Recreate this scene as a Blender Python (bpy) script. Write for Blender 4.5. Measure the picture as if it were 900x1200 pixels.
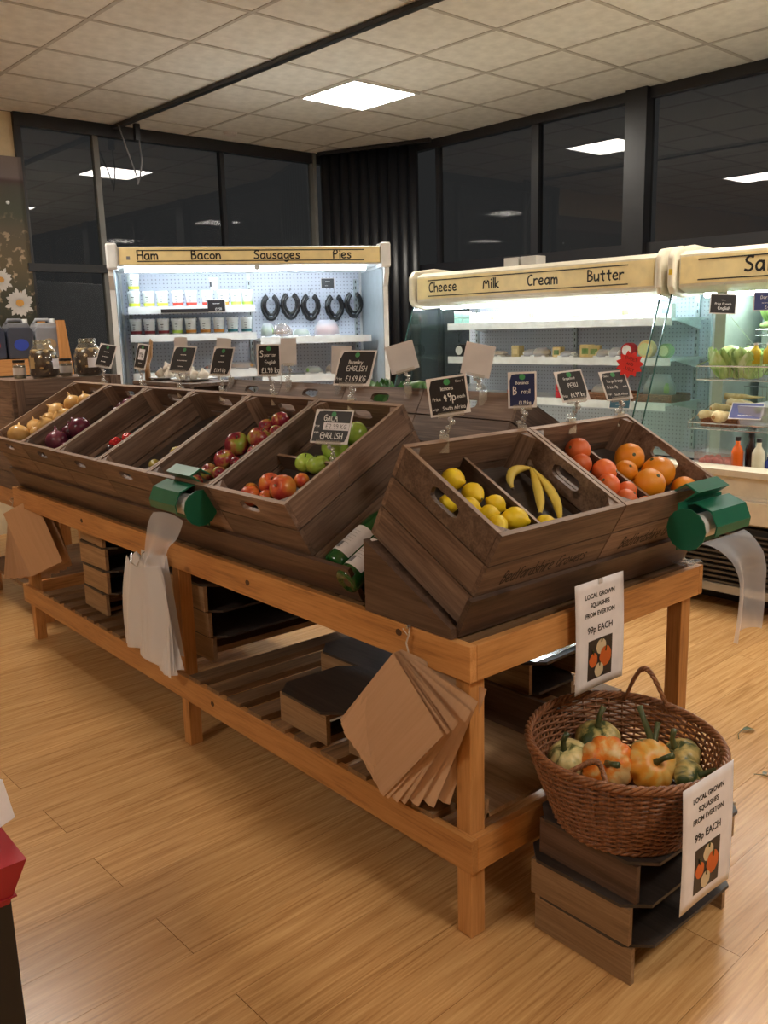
import bpy, math, random
from mathutils import Vector, Matrix, Euler, noise
PI = math.pi
D = bpy.data
C = bpy.context.scene
for o in list(D.objects): D.objects.remove(o)
random.seed(7)

# ------------------------------------------------------------ camera, world, light levels
F_PX = 1036.03
cd = D.cameras.new('camera'); cam = D.objects.new('camera', cd); C.collection.objects.link(cam)
YAW, PITCH, ROLL = math.radians(49.791), math.radians(11.7313), math.radians(-1.4972)
f = Vector((-math.sin(YAW) * math.cos(PITCH), math.cos(YAW) * math.cos(PITCH), -math.sin(PITCH)))
r = Vector((math.cos(YAW), math.sin(YAW), 0)); u = r.cross(f)
cr_, sr_ = math.cos(ROLL), math.sin(ROLL)
r2 = r * cr_ + u * sr_; u2 = -r * sr_ + u * cr_
cam.matrix_world = Matrix(((r2.x, u2.x, -f.x, 1.3019), (r2.y, u2.y, -f.y, -1.3403), (r2.z, u2.z, -f.z, 1.4582), (0, 0, 0, 1)))
cd.sensor_fit = 'VERTICAL'; cd.sensor_height = 36.0; cd.lens = F_PX * 36.0 / 1200.0
cd.clip_start = 0.02
C.camera = cam
W = D.worlds.new('night'); C.world = W; W.use_nodes = True
W.node_tree.nodes['Background'].inputs[0].default_value = (0.016, 0.015, 0.015, 1)
W.node_tree.nodes['Background'].inputs[1].default_value = 1.0
C.view_settings.view_transform = 'Standard'; C.view_settings.look = 'None'
C.view_settings.gamma = 1.0; C.view_settings.use_curve_mapping = False
C.view_settings.exposure = 1.1
LAMP = 22.0          # ceiling panels
TUBE = 20.0          # cold tubes in the chillers
PHI = 0.035765       # the room stands turned this much against the bench

# ------------------------------------------------------------ helpers
def rm(x, y, z=0.0):
    c, s = math.cos(PHI), math.sin(PHI)
    return (c * x - s * y, s * x + c * y, z)
def thing(name, label, cat, loc=(0, 0, 0), rot=(0, 0, 0), group=None):
    o = D.objects.new(name, None); C.collection.objects.link(o)
    o.empty_display_size = .05; o.location = loc; o.rotation_euler = rot
    o['label'] = label; o['category'] = cat
    if group: o['group'] = group
    return o
def tag(o, label, cat, group=None, kind=None):
    o['label'] = label; o['category'] = cat
    if group: o['group'] = group
    if kind: o['kind'] = kind
    return o
class MB:
    def __init__(s): s.v = []; s.f = []; s.m = []; s.mi = 0
    def add(s, vs, fs, mi=None):
        b = len(s.v); s.v += [tuple(p) for p in vs]; s.f += [tuple(i + b for i in q) for q in fs]
        s.m += [s.mi if mi is None else mi] * len(fs); return s
    def box(s, x0, x1, y0, y1, z0, z1, top=None, M=None):
        vs = [(x0, y0, z0), (x1, y0, z0), (x1, y1, z0), (x0, y1, z0), (x0, y0, z1), (x1, y0, z1), (x1, y1, z1), (x0, y1, z1)]
        if M: vs = [M @ Vector(p) for p in vs]
        fs = [(0, 3, 2, 1), (0, 1, 5, 4), (1, 2, 6, 5), (2, 3, 7, 6), (3, 0, 4, 7)]
        s.add(vs, fs); b = len(s.v) - 8
        s.f.append((b + 4, b + 5, b + 6, b + 7)); s.m.append(s.mi if top is None else top); return s
    def prism(s, poly, d0, d1, axis='z', M=None):
        n = len(poly)
        def P(a, b, d):
            p = {'z': (a, b, d), 'y': (a, d, b), 'x': (d, a, b)}[axis]
            return M @ Vector(p) if M else p
        vs = [P(a, b, d0) for a, b in poly] + [P(a, b, d1) for a, b in poly]
        s.add(vs, [tuple(range(n))[::-1], tuple(range(n, 2 * n))] + [(i, (i + 1) % n, (i + 1) % n + n, i + n) for i in range(n)]); return s
    def tube(s, pts, rad, n=6, closed=False, cap=True):
        pts = [Vector(p) for p in pts]; N = len(pts); rs = rad if isinstance(rad, (list, tuple)) else [rad] * N
        rings = []; prev = None
        for i, p in enumerate(pts):
            a = pts[(i - 1) % N] if (closed or i > 0) else p; b = pts[(i + 1) % N] if (closed or i < N - 1) else p
            t = (b - a).normalized() if (b - a).length > 1e-9 else Vector((0, 0, 1))
            if prev is None:
                h = Vector((0, 0, 1)) if abs(t.z) < .9 else Vector((1, 0, 0)); prev = t.cross(h).normalized()
            prev = (prev - t * prev.dot(t)).normalized(); q = t.cross(prev)
            rings.append([p + (prev * math.cos(2 * PI * k / n) + q * math.sin(2 * PI * k / n)) * rs[i] for k in range(n)])
        vs = [v for g in rings for v in g]; fs = []
        for i in range(N if closed else N - 1):
            j = (i + 1) % N
            for k in range(n): fs.append((i * n + k, i * n + (k + 1) % n, j * n + (k + 1) % n, j * n + k))
        if cap and not closed: fs += [tuple(range(n))[::-1], tuple((N - 1) * n + k for k in range(n))]
        return s.add(vs, fs)
    def lathe(s, prof, n=20, M=None, sx=1, sy=1, fn=None):
        vs = []; N = len(prof)
        for (rr, z) in prof:
            for k in range(n):
                a = 2 * PI * k / n; q = fn(a, rr, z) if fn else rr
                p = Vector((q * math.cos(a) * sx, q * math.sin(a) * sy, z)); vs.append(M @ p if M else p)
        fs = []
        for i in range(N - 1):
            for k in range(n): fs.append((i * n + k, i * n + (k + 1) % n, (i + 1) * n + (k + 1) % n, (i + 1) * n + k))
        if prof[0][0] > 1e-6: fs.append(tuple(range(n))[::-1])
        if prof[-1][0] > 1e-6: fs.append(tuple((N - 1) * n + k for k in range(n)))
        return s.add(vs, fs)
    def ball(s, c, rx, ry=None, rz=None, n=12, m=8):
        ry = ry or rx; rz = rz or rx
        pr = [(math.sin(PI * i / m), -math.cos(PI * i / m)) for i in range(m + 1)]
        M = Matrix.Translation(c) @ Matrix.Diagonal((rx, ry, rz, 1))
        return s.lathe([(max(a, 1e-5) if 0 < i < m else 1e-5, b) for i, (a, b) in enumerate(pr)], n, M)
    def grid(s, nu, nv, fn):
        vs = [fn(i / nu, j / nv) for j in range(nv + 1) for i in range(nu + 1)]
        return s.add(vs, [(j * (nu + 1) + i, j * (nu + 1) + i + 1, (j + 1) * (nu + 1) + i + 1, (j + 1) * (nu + 1) + i) for j in range(nv) for i in range(nu)])
    def mesh(s, name, mats, smooth=False):
        me = D.meshes.new(name); me.from_pydata([tuple(p) for p in s.v], [], s.f)
        for m in (mats if isinstance(mats, (list, tuple)) else [mats]): me.materials.append(m)
        if any(s.m): me.polygons.foreach_set('material_index', s.m)
        if smooth: me.polygons.foreach_set('use_smooth', [True] * len(me.polygons))
        me.validate(); me.update(); return me
    def build(s, name, mats, parent=None, smooth=False, loc=None, rot=None, bevel=0, solid=0):
        return inst(name, s.mesh(name, mats, smooth), parent, loc, rot, bevel, solid)
def inst(name, me, parent=None, loc=None, rot=None, bevel=0, solid=0):
    o = D.objects.new(name, me); C.collection.objects.link(o)
    if parent: o.parent = parent
    if loc is not None: o.location = loc
    if rot is not None: o.rotation_euler = rot
    if solid:
        m = o.modifiers.new('s', 'SOLIDIFY'); m.thickness = solid; m.offset = 0
    if bevel:
        m = o.modifiers.new('b', 'BEVEL'); m.width = bevel; m.segments = 2; m.limit_method = 'ANGLE'; m.angle_limit = .6
    return o
def dup(root, loc=None, rot=None, label=None, group=None):
    c = root.copy(); C.collection.objects.link(c)
    if loc is not None: c.location = loc
    if rot is not None: c.rotation_euler = rot
    if label: c['label'] = label
    if group: c['group'] = group
    for ch in list(root.children):
        k = ch.copy(); C.collection.objects.link(k); k.parent = c
        for g in list(ch.children):
            h = g.copy(); C.collection.objects.link(h); h.parent = k
    return c

# ------------------------------------------------------------ materials
def nt(name):
    m = D.materials.new(name); m.use_nodes = True; t = m.node_tree; b = t.nodes['Principled BSDF']
    return m, t, b
def N(t, k, **kw):
    n = t.nodes.new(k)
    for a, v in kw.items():
        if a in ('operation', 'blend_type', 'wave_type', 'bands_direction', 'data_type', 'feature', 'noise_dimensions'): setattr(n, a, v)
        else: n.inputs[a].default_value = v
    return n
def ramp(t, stops):
    n = t.nodes.new('ShaderNodeValToRGB'); e = n.color_ramp.elements
    while len(e) < len(stops): e.new(.5)
    for q, (p, c) in zip(e, stops): q.position = p; q.color = (*c, 1)
    return n
def plain(name, col, rough=.5, metal=0, spec=.5, emit=None, es=0, coat=0, sub=0):
    m, t, b = nt(name); b.inputs['Base Color'].default_value = (*col, 1); b.inputs['Roughness'].default_value = rough
    b.inputs['Metallic'].default_value = metal; b.inputs['Specular IOR Level'].default_value = spec
    if coat: b.inputs['Coat Weight'].default_value = coat
    if emit: b.inputs['Emission Color'].default_value = (*emit, 1); b.inputs['Emission Strength'].default_value = es
    # slight uneven tone
    tc = N(t, 'ShaderNodeTexCoord'); nz = N(t, 'ShaderNodeTexNoise', Scale=14.0, Detail=3.0)
    t.links.new(tc.outputs['Object'], nz.inputs['Vector'])
    rp = ramp(t, [(.3, tuple(c * .9 for c in col)), (.7, tuple(min(1, c * 1.06) for c in col))])
    t.links.new(nz.outputs['Fac'], rp.inputs['Fac']); t.links.new(rp.outputs[0], b.inputs['Base Color'])
    return m
def wood(name, dark, mid, light, axis=0, rough=.55, scale=1.0, knots=True, vary=.35, bump=.15, stretch=14):
    m, t, b = nt(name); L = t.links.new
    tc = N(t, 'ShaderNodeTexCoord'); oi = N(t, 'ShaderNodeObjectInfo')
    ad = N(t, 'ShaderNodeVectorMath', operation='ADD'); ml = N(t, 'ShaderNodeMath', operation='MULTIPLY'); ml.inputs[1].default_value = 37.0
    L(oi.outputs['Random'], ml.inputs[0]); L(tc.outputs['Object'], ad.inputs[0]); L(ml.outputs[0], ad.inputs[1])
    mp = N(t, 'ShaderNodeMapping'); s = [stretch * scale] * 3; s[axis] = 1.2 * scale; mp.inputs['Scale'].default_value = s
    L(ad.outputs[0], mp.inputs['Vector'])
    n1 = N(t, 'ShaderNodeTexNoise', Scale=1.6, Detail=6.0, Roughness=.6, Distortion=1.2); L(mp.outputs[0], n1.inputs['Vector'])
    mp2 = N(t, 'ShaderNodeMapping'); s = [120 * scale] * 3; s[axis] = 4 * scale; mp2.inputs['Scale'].default_value = s
    L(ad.outputs[0], mp2.inputs['Vector']); n2 = N(t, 'ShaderNodeTexNoise', Scale=1.5, Detail=3.0); L(mp2.outputs[0], n2.inputs['Vector'])
    mx = N(t, 'ShaderNodeMath', operation='MULTIPLY_ADD'); L(n2.outputs['Fac'], mx.inputs[0]); mx.inputs[1].default_value = .45; 
    m2 = N(t, 'ShaderNodeMath', operation='MULTIPLY'); L(n1.outputs['Fac'], m2.inputs[0]); m2.inputs[1].default_value = .75; L(m2.outputs[0], mx.inputs[2])
    rp = ramp(t, [(.36, dark), (.56, mid), (.78, light)]); L(mx.outputs[0], rp.inputs['Fac'])
    out = rp.outputs[0]
    if knots:
        mk = N(t, 'ShaderNodeMapping'); s = [7.0] * 3; s[axis] = 3.2; mk.inputs['Scale'].default_value = s; L(ad.outputs[0], mk.inputs['Vector'])
        vo = N(t, 'ShaderNodeTexVoronoi', Scale=1.0); L(mk.outputs[0], vo.inputs['Vector'])
        kr = ramp(t, [(.05, (.25, .2, .18)), (.11, (1, 1, 1))]); L(vo.outputs['Distance'], kr.inputs['Fac'])
        mm = N(t, 'ShaderNodeMix', data_type='RGBA', blend_type='MULTIPLY'); mm.inputs[0].default_value = .85; L(out, mm.inputs[6]); L(kr.outputs[0], mm.inputs[7]); out = mm.outputs[2]
    hs = N(t, 'ShaderNodeHueSaturation'); L(out, hs.inputs['Color'])
    mr = N(t, 'ShaderNodeMapRange'); mr.inputs['To Min'].default_value = 1 - vary; mr.inputs['To Max'].default_value = 1 + vary
    L(oi.outputs['Random'], mr.inputs['Value']); L(mr.outputs[0], hs.inputs['Value']); L(hs.outputs[0], b.inputs['Base Color'])
    bp = N(t, 'ShaderNodeBump', Strength=bump, Distance=.002); L(mx.outputs[0], bp.inputs['Height']); L(bp.outputs[0], b.inputs['Normal'])
    b.inputs['Roughness'].default_value = rough
    return m
def fruit(name, stops, scale=2.2, unit=1.0, rough=.35, bump=.05, speck=None, axisz=.6, vary=.12):
    m, t, b = nt(name); L = t.links.new
    tc = N(t, 'ShaderNodeTexCoord'); oi = N(t, 'ShaderNodeObjectInfo')
    ad = N(t, 'ShaderNodeVectorMath', operation='ADD'); ml = N(t, 'ShaderNodeMath', operation='MULTIPLY'); ml.inputs[1].default_value = 23.0
    L(oi.outputs['Random'], ml.inputs[0]); L(tc.outputs['Object'], ad.inputs[0]); L(ml.outputs[0], ad.inputs[1])
    mp = N(t, 'ShaderNodeMapping'); mp.inputs['Scale'].default_value = (12 * scale * unit, 12 * scale * unit, 12 * scale * axisz * unit); L(ad.outputs[0], mp.inputs['Vector'])
    nz = N(t, 'ShaderNodeTexNoise', Scale=1.0, Detail=3.0, Roughness=.5); L(mp.outputs[0], nz.inputs['Vector'])
    rp = ramp(t, stops); L(nz.outputs['Fac'], rp.inputs['Fac'])
    hs = N(t, 'ShaderNodeHueSaturation'); L(rp.outputs[0], hs.inputs['Color'])
    mr = N(t, 'ShaderNodeMapRange'); mr.inputs['To Min'].default_value = 1 - vary; mr.inputs['To Max'].default_value = 1 + vary
    L(oi.outputs['Random'], mr.inputs['Value']); L(mr.outputs[0], hs.inputs['Value']); L(hs.outputs[0], b.inputs['Base Color'])
    n3 = N(t, 'ShaderNodeTexNoise', Scale=400.0 * unit, Detail=1.0); L(tc.outputs['Object'], n3.inputs['Vector'])
    bp = N(t, 'ShaderNodeBump', Strength=bump, Distance=.002); L(n3.outputs['Fac'], bp.inputs['Height']); L(bp.outputs[0], b.inputs['Normal'])
    b.inputs['Roughness'].default_value = rough; b.inputs['Subsurface Weight'].default_value = .04; b.inputs['Subsurface Radius'].default_value = (.01, .005, .002)
    return m
def sheer(name, tint, alpha, gloss=.12, rough=.15, diff=(1, 1, 1)):
    """clear or milky thin plastic / glass: transparent + diffuse + fresnel gloss"""
    m = D.materials.new(name); m.use_nodes = True; t = m.node_tree; t.nodes.clear(); L = t.links.new
    o = N(t, 'ShaderNodeOutputMaterial'); tr = N(t, 'ShaderNodeBsdfTransparent'); tr.inputs[0].default_value = (*tint, 1)
    df = N(t, 'ShaderNodeBsdfDiffuse'); df.inputs[0].default_value = (*diff, 1)
    gl = N(t, 'ShaderNodeBsdfGlossy'); gl.inputs['Roughness'].default_value = rough; gl.inputs['Color'].default_value = (1, 1, 1, 1)
    m1 = N(t, 'ShaderNodeMixShader'); m1.inputs[0].default_value = alpha; L(tr.outputs[0], m1.inputs[1]); L(df.outputs[0], m1.inputs[2])
    fr = N(t, 'ShaderNodeLayerWeight'); fr.inputs[0].default_value = .5; pw = N(t, 'ShaderNodeMath', operation='POWER'); pw.inputs[1].default_value = 5.0; L(fr.outputs['Facing'], pw.inputs[0])
    ad = N(t, 'ShaderNodeMath', operation='MULTIPLY_ADD'); ad.inputs[1].default_value = .7; ad.inputs[2].default_value = gloss + .03; L(pw.outputs[0], ad.inputs[0])
    m2 = N(t, 'ShaderNodeMixShader'); L(ad.outputs[0], m2.inputs[0]); L(m1.outputs[0], m2.inputs[1]); L(gl.outputs[0], m2.inputs[2]); L(m2.outputs[0], o.inputs[0])
    return m
cA, cB, cC = (.045, .024, .014), (.145, .086, .058), (.26, .17, .12)
WX = wood('crate_wood_x', cA, cB, cC, 0); WY = wood('crate_wood_y', cA, cB, cC, 1); WZ = wood('crate_wood_z', cA, cB, cC, 2)
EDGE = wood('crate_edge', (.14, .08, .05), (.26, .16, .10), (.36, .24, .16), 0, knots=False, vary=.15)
STX = wood('stand_wood_x', (.030, .016, .010), (.085, .048, .032), (.14, .085, .06), 0, rough=.45); STY = wood('stand_wood_y', (.030, .016, .010), (.085, .048, .032), (.14, .085, .06), 1, rough=.45)
pA, pB, pC = (.25, .095, .028), (.50, .225, .066), (.62, .31, .11)
PX = wood('pine_x', pA, pB, pC, 0, rough=.42, vary=.08, bump=.05, stretch=9); PY = wood('pine_y', pA, pB, pC, 1, rough=.42, vary=.08, bump=.05, stretch=9); PZ = wood('pine_z', pA, pB, pC, 2, rough=.42, vary=.08, bump=.05, stretch=9)
SL = wood('slat_wood', (.10, .05, .022), (.20, .11, .05), (.30, .17, .085), 1, rough=.6, vary=.3)
RPX = wood('riser_ply_x', (.16, .09, .045), (.30, .18, .09), (.42, .27, .15), 0, rough=.55, vary=.25); RPY = wood('riser_ply_y', (.16, .09, .045), (.28, .17, .085), (.40, .26, .14), 1, rough=.55, vary=.25)
RTOP = wood('riser_top', (.022, .017, .015), (.042, .032, .028), (.07, .055, .047), 0, rough=.5, vary=.2, knots=False)
FLM = wood('bamboo', (.34, .165, .058), (.54, .29, .108), (.70, .42, .18), 1, rough=.27, scale=1.0, knots=False, vary=.06, bump=.04, stretch=34)
FSUB = plain('floor_gap', (.09, .05, .025), .8)
TILE = plain('ceiling_tile', (.80, .80, .76), .9); TBAR = plain('ceiling_bar', (.52, .50, .46), .6)
PANEL = plain('light_diffuser', (1, 1, 1), .5, emit=(1.0, .93, .82), es=LAMP)
BEIGE = plain('wall_paint', (.62, .50, .32), .8)
FRAME = plain('window_frame', (.016, .017, .021), .35); FRAMEL = plain('window_mullion_grey', (.16, .16, .15), .5)
GLASS = sheer('window_glass', (.55, .6, .6), 0.0, gloss=.03, rough=.01)
CGLASS = sheer('chiller_glass', (.90, .98, .96), 0.02, gloss=.03, rough=.02, diff=(.5, .9, .8))
GEDGE = plain('glass_edge', (.02, .07, .06), .1)
CREAM = plain('cream_enamel', (.76, .70, .56), .3); WHITE = plain('white_enamel', (.78, .80, .80), .3); YEL = plain('sign_yellow', (.90, .74, .38), .4)
INK = plain('ink', (.012, .011, .010), .6); CHALK = plain('chalk', (.80, .80, .78), .8); SLATE = plain('slate_black', (.016, .015, .017), .4)
CARD = plain('card_white', (.74, .70, .68), .5); PAPER = plain('paper_white', (.80, .77, .80), .5)
CLEAR = sheer('clear_plastic', (.93, .95, .96), .16, gloss=.16, rough=.12); FILM = sheer('clear_film', (.95, .95, .97), .30, gloss=.02, rough=.3, diff=(.9, .92, 1))
MILK = sheer('milky_bag', (.9, .9, .9), .70, gloss=.02, rough=.35, diff=(.88, .88, .92))
GREEN = plain('dispenser_green', (.010, .135, .075), .3); ROLL = plain('roll_white', (.75, .76, .78), .5)
KRAFT = wood('kraft_paper', (.58, .36, .21), (.63, .395, .235), (.66, .42, .26), 2, rough=.7, knots=False, vary=.10, bump=.03, stretch=30)
BLACK = plain('black_paint', (.008, .007, .007), .5); RED = plain('red_cloth', (.36, .016, .025), .6)
METAL = plain('wire_metal', (.62, .64, .64), .25, metal=.9); GREY = plain('grey_plastic', (.20, .20, .22), .5)
WICK = wood('willow', (.085, .030, .011), (.22, .085, .034), (.36, .16, .07), 2, rough=.4, knots=False, vary=.0, stretch=60)
STEM = fruit('stem_green', [(.3, (.03, .05, .015)), (.7, (.12, .13, .05))], 3)
LOGO = plain('logo_green', (.05, .30, .10), .5)
TWINE = plain('string', (.55, .45, .35), .8)
def pegboard():
    m, t, b = nt('pegboard'); L = t.links.new
    tc = N(t, 'ShaderNodeTexCoord'); mp = N(t, 'ShaderNodeMapping'); mp.inputs['Scale'].default_value = (40, 40, 40); L(tc.outputs['Object'], mp.inputs['Vector'])
    fr = N(t, 'ShaderNodeVectorMath', operation='FRACTION'); L(mp.outputs[0], fr.inputs[0])
    sb = N(t, 'ShaderNodeVectorMath', operation='SUBTRACT'); sb.inputs[1].default_value = (.5, 0, .5); L(fr.outputs[0], sb.inputs[0])
    m0 = N(t, 'ShaderNodeVectorMath', operation='MULTIPLY'); m0.inputs[1].default_value = (1, 0, 1); L(sb.outputs[0], m0.inputs[0])
    ln = N(t, 'ShaderNodeVectorMath', operation='LENGTH'); L(m0.outputs[0], ln.inputs[0])
    rp = ramp(t, [(.13, (.30, .32, .38)), (.22, (.60, .63, .72))]); L(ln.outputs['Value'], rp.inputs['Fac']); L(rp.outputs[0], b.inputs['Base Color'])
    b.inputs['Roughness'].default_value = .4; return m
PEG = pegboard()

# ------------------------------------------------------------ single-stroke letters (marker and chalk hand)
G = {
'A':"0,0 3,10 6,0;1,4 5,4",'B':"0,0 0,10;0,10 4,9 4,6 0,5.3;0,5.3 5,4.5 5,1 0,0",'C':"6,9 4,10 1,8 0,5 1,1 3,0 6,1",'D':"0,0 0,10 4,9 6,5 4,1 0,0",'E':"6,10 0,10 0,0 6,0;0,5 5,5",
'F':"6,10 0,10 0,0;0,5 5,5",'G':"6,9 4,10 1,8 0,5 1,1 4,0 6,2 6,5 3,5",'H':"0,10 0,0;6,10 6,0;0,5 6,5",'I':"1,10 3,10;2,10 2,0;1,0 3,0",'J':"5,10 5,2 3,0 0,1",'L':"0,10 0,0 5,0",
'M':"0,0 1,10 4,3 7,10 8,0",'N':"0,0 0,10 6,0 6,10",'O':"3,10 0,8 0,2 3,0 6,2 6,8 3,10",'P':"0,0 0,10 4,10 5,8 4,5 0,5",'R':"0,0 0,10 4,10 5,8 4,5 0,5;2,5 6,0",'S':"5.5,9 3,10 .5,8 1,6 4.5,4.5 5.5,2 3,0 0,1",
'T':"0,10 6,10;3,10 3,0",'U':"0,10 0,2 3,0 6,2 6,10",'V':"0,10 3,0 6,10",'W':"0,10 2,0 4,7 6,0 8,10",'X':"0,10 6,0;6,10 0,0",'Y':"0,10 3,5;6,10 3,5 2,0",'K':"0,10 0,0;5,10 0,4 5,0",
'a':"5,5 3,6.3 .6,5 0,2.5 1,.3 3,0 5,2.5;5,6 5,2 5.6,0",'b':"0,10 0,0;0,4 2.5,6.2 5,4 4.6,1 2.5,0 0,1.5",'c':"4.8,5.2 3,6.3 .6,5 0,3 1,.5 3,0 4.8,1",'d':"5,10 5,0;5,5 3,6.3 .6,5 0,2.5 1,.3 3,0 5,1.8",
'e':"0,3 5,3.6 4,6 2,6.3 0,4.5 0,1.8 2,0 5,.8",'f':"5,9.3 3.5,10 2.4,8.5 2.4,0;.6,6 4.6,6",'g':"5,5 3,6.3 .6,5 0,3 1,.8 3,.5 5,3;5,6 5,-2 3,-3.5 .5,-2.6",'h':"0,10 0,0;0,4 2.5,6.2 4.6,5 4.8,0",
'i':"1,6 1,0;1,8.3 1,8.9",'j':"2,6 2,-2 0,-3.2;2,8.3 2,8.9",'k':"0,10 0,0;4.5,6 0,2.6 4.6,0",'l':"1,10 1,0",'m':"0,6 0,0;0,4 1.8,6.2 3.4,5 3.5,0;3.5,4 5.4,6.2 7,5 7.1,0",'n':"0,6 0,0;0,4 2.5,6.2 4.6,5 4.8,0",
'o':"2.5,6.2 0,4.4 0,1.6 2.5,0 5,1.6 5,4.4 2.5,6.2",'p':"0,6 0,-3.4;0,4.6 2.5,6.3 5,4 4.6,1 2.5,0 0,1.4",'q':"5,6 5,-3.4;5,5 3,6.3 .6,5 0,2.5 2,0 5,2",'r':"0,6 0,0;0,4 2,6 4,5.6",'s':"4.4,5.4 2.4,6.3 .6,5 1.4,3.6 3.8,2.8 4.4,1 2.2,0 0,.8",
't':"2.2,9 2.2,1 3.6,0;0,6 4.6,6",'u':"0,6 .2,1 2,0 4.6,2;4.8,6 4.8,0",'v':"0,6 2.3,0 4.6,6",'w':"0,6 1.6,0 3.3,5 5,0 6.6,6",'x':"0,6 4.5,0;4.5,6 0,0",'y':"0,6 2.4,1;5,6 1.4,-3.4",'z':"0,6 4.4,6 0,0 4.6,0",
'0':"2.5,10 0,7 0,3 2.5,0 5,3 5,7 2.5,10",'1':"1,8.4 2.4,10 2.4,0",'2':"0,8 2.4,10 4.8,8 4.4,5.4 0,0 5,0",'4':"3.6,0 3.6,10 0,3.4 5.2,3.4",'6':"4.4,10 1,6 0,3 1.6,0 4.4,1 4.6,4 2.4,5.4 .4,4",'9':"4.6,7.4 3,5 .6,6 .4,9 3,10 4.6,7.6 4.4,3 3,0",
'3':"0,9 3,10 4.8,8 2,5.4 5,3.4 4,.6 0,.4",'5':"4.6,10 .6,10 .4,6 3,6.2 4.8,3.4 3,0 0,.6",'7':"0,10 5,10 1.6,0",'8':"2.5,10 .4,7.6 4.6,3 2.5,0 .4,3 4.6,7.6 2.5,10",'.':"1,0 1.3,.5",'£':"5.6,8.6 3.8,10 2,8.6 2,3 0,0 5.8,0;.4,5 4.4,5",'~':"0,3 1.5,5 3,1.5 4.5,5 6,1.5 7,4"}
def text_strokes(s, size, italic=0.0):
    """strokes (polylines) of a line of text, cap height = size, starting at x 0, and its width"""
    k = size / 10.0; x = 0; out = []
    for ch in s:
        if ch == ' ': x += 4.6; continue
        g = G.get(ch)
        if g is None: x += 4; continue
        mx = 0
        for st in g.split(';'):
            pl = [tuple(float(q) for q in p.split(',')) for p in st.split()]
            mx = max([mx] + [p[0] for p in pl]); out.append([((x + a + b * italic) * k, b * k) for a, b in pl])
        x += mx + 2.1
    return out, (x - 2.1) * k
def lettering(mb, s, size, x, y, w=.11, place=None, align='c', italic=0.0, squash=1.0, depth=.0006):
    """ribbon letters; place(x, y, d) -> 3D point, d = height off the surface"""
    st, wd = text_strokes(s, size, italic); wd *= squash; x0 = x - wd / 2 if align == 'c' else x
    hw = size * w / 2
    for pl in st:
        pts = []
        # smooth a bit
        pl = [(x0 + a * squash, y + b) for a, b in pl]
        if len(pl) > 2:
            q = [pl[0]]
            for i in range(1, len(pl) - 1):
                a, b, c = pl[i - 1], pl[i], pl[i + 1]
                q += [((a[0] * .28 + b[0] * .72), (a[1] * .28 + b[1] * .72)), ((c[0] * .28 + b[0] * .72), (c[1] * .28 + b[1] * .72))]
            pl = q + [pl[-1]]
        n = len(pl); L_, R_ = [], []
        for i, p in enumerate(pl):
            a = pl[max(i - 1, 0)]; b = pl[min(i + 1, n - 1)]
            t = Vector((b[0] - a[0], b[1] - a[1])); t = t.normalized() if t.length > 1e-9 else Vector((0, 1))
            ex = t * hw * (-1 if i == 0 else 1 if i == n - 1 else 0)
            L_.append((p[0] - t.y * hw + ex.x * .6, p[1] + t.x * hw + ex.y * .6)); R_.append((p[0] + t.y * hw + ex.x * .6, p[1] - t.x * hw + ex.y * .6))
        vs = [place(*q, depth) for q in L_] + [place(*q, depth) for q in R_]
        mb.add(vs, [(i, i + n, i + n + 1, i + 1) for i in range(n - 1)])
def print_text(s, size, bold=.0):
    """printed lettering as a mesh (built-in font)"""
    cu = D.curves.new('print', 'FONT'); cu.body = s; cu.size = size; cu.align_x = 'CENTER'; cu.offset = bold; cu.extrude = .0003; cu.resolution_u = 3
    o = D.objects.new('print', cu); C.collection.objects.link(o)
    dg = bpy.context.evaluated_depsgraph_get(); me = D.meshes.new_from_object(o.evaluated_get(dg))
    vs = [tuple(v.co) for v in me.vertices]; fs = [tuple(p.vertices) for p in me.polygons]
    D.objects.remove(o); D.curves.remove(cu); D.meshes.remove(me); return vs, fs

# ------------------------------------------------------------ the room (built in room axes, turned by PHI)
ROT = (0, 0, PHI)
X0, X1, Y0, Y1, ZC = -5.55, 4.4, -4.6, 4.5, 3.05
def struct(name, mb=None, mats=None, parent=None, loc=(0, 0, 0), rot=ROT, **k):
    if mb: o = mb.build(name, mats, parent, loc=loc, rot=rot, **k)
    else:
        o = D.objects.new(name, None); C.collection.objects.link(o); o.location = loc; o.rotation_euler = rot
    o['kind'] = 'structure'; return o
# floor: sub floor with bamboo boards laid on it
fl = struct('floor', MB().box(X0, X1, Y0, Y1, -.06, -.013), FSUB)
PWD, PLN = .1827, 1.83
bm_ = MB().box(.0006, PWD - .0006, .0008, PLN - .0008, -.0125, 0.0).mesh('plank', FLM)
i = 0; x = -1.368 - PWD * 23
while x < X1 - .05:
    row = round((x + 1.368) / PWD); y = -.49 + (0 if row % 2 == 0 else PLN * .5) - PLN * 3
    while y < Y1:
        a, b = max(y, Y0), min(y + PLN, Y1)
        if b - a > .05 and x > X0 - .1:
            if b - a > PLN - .01 and x > X0: o = inst('plank', bm_, fl, (x, y, 0))
            else: o = MB().box(max(.0006, X0 - x), PWD - .0006, a - y + .0008, b - y - .0008, -.0125, 0).build('plank', FLM, fl, loc=(x, y, 0))
        y += PLN
    x += PWD
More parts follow.
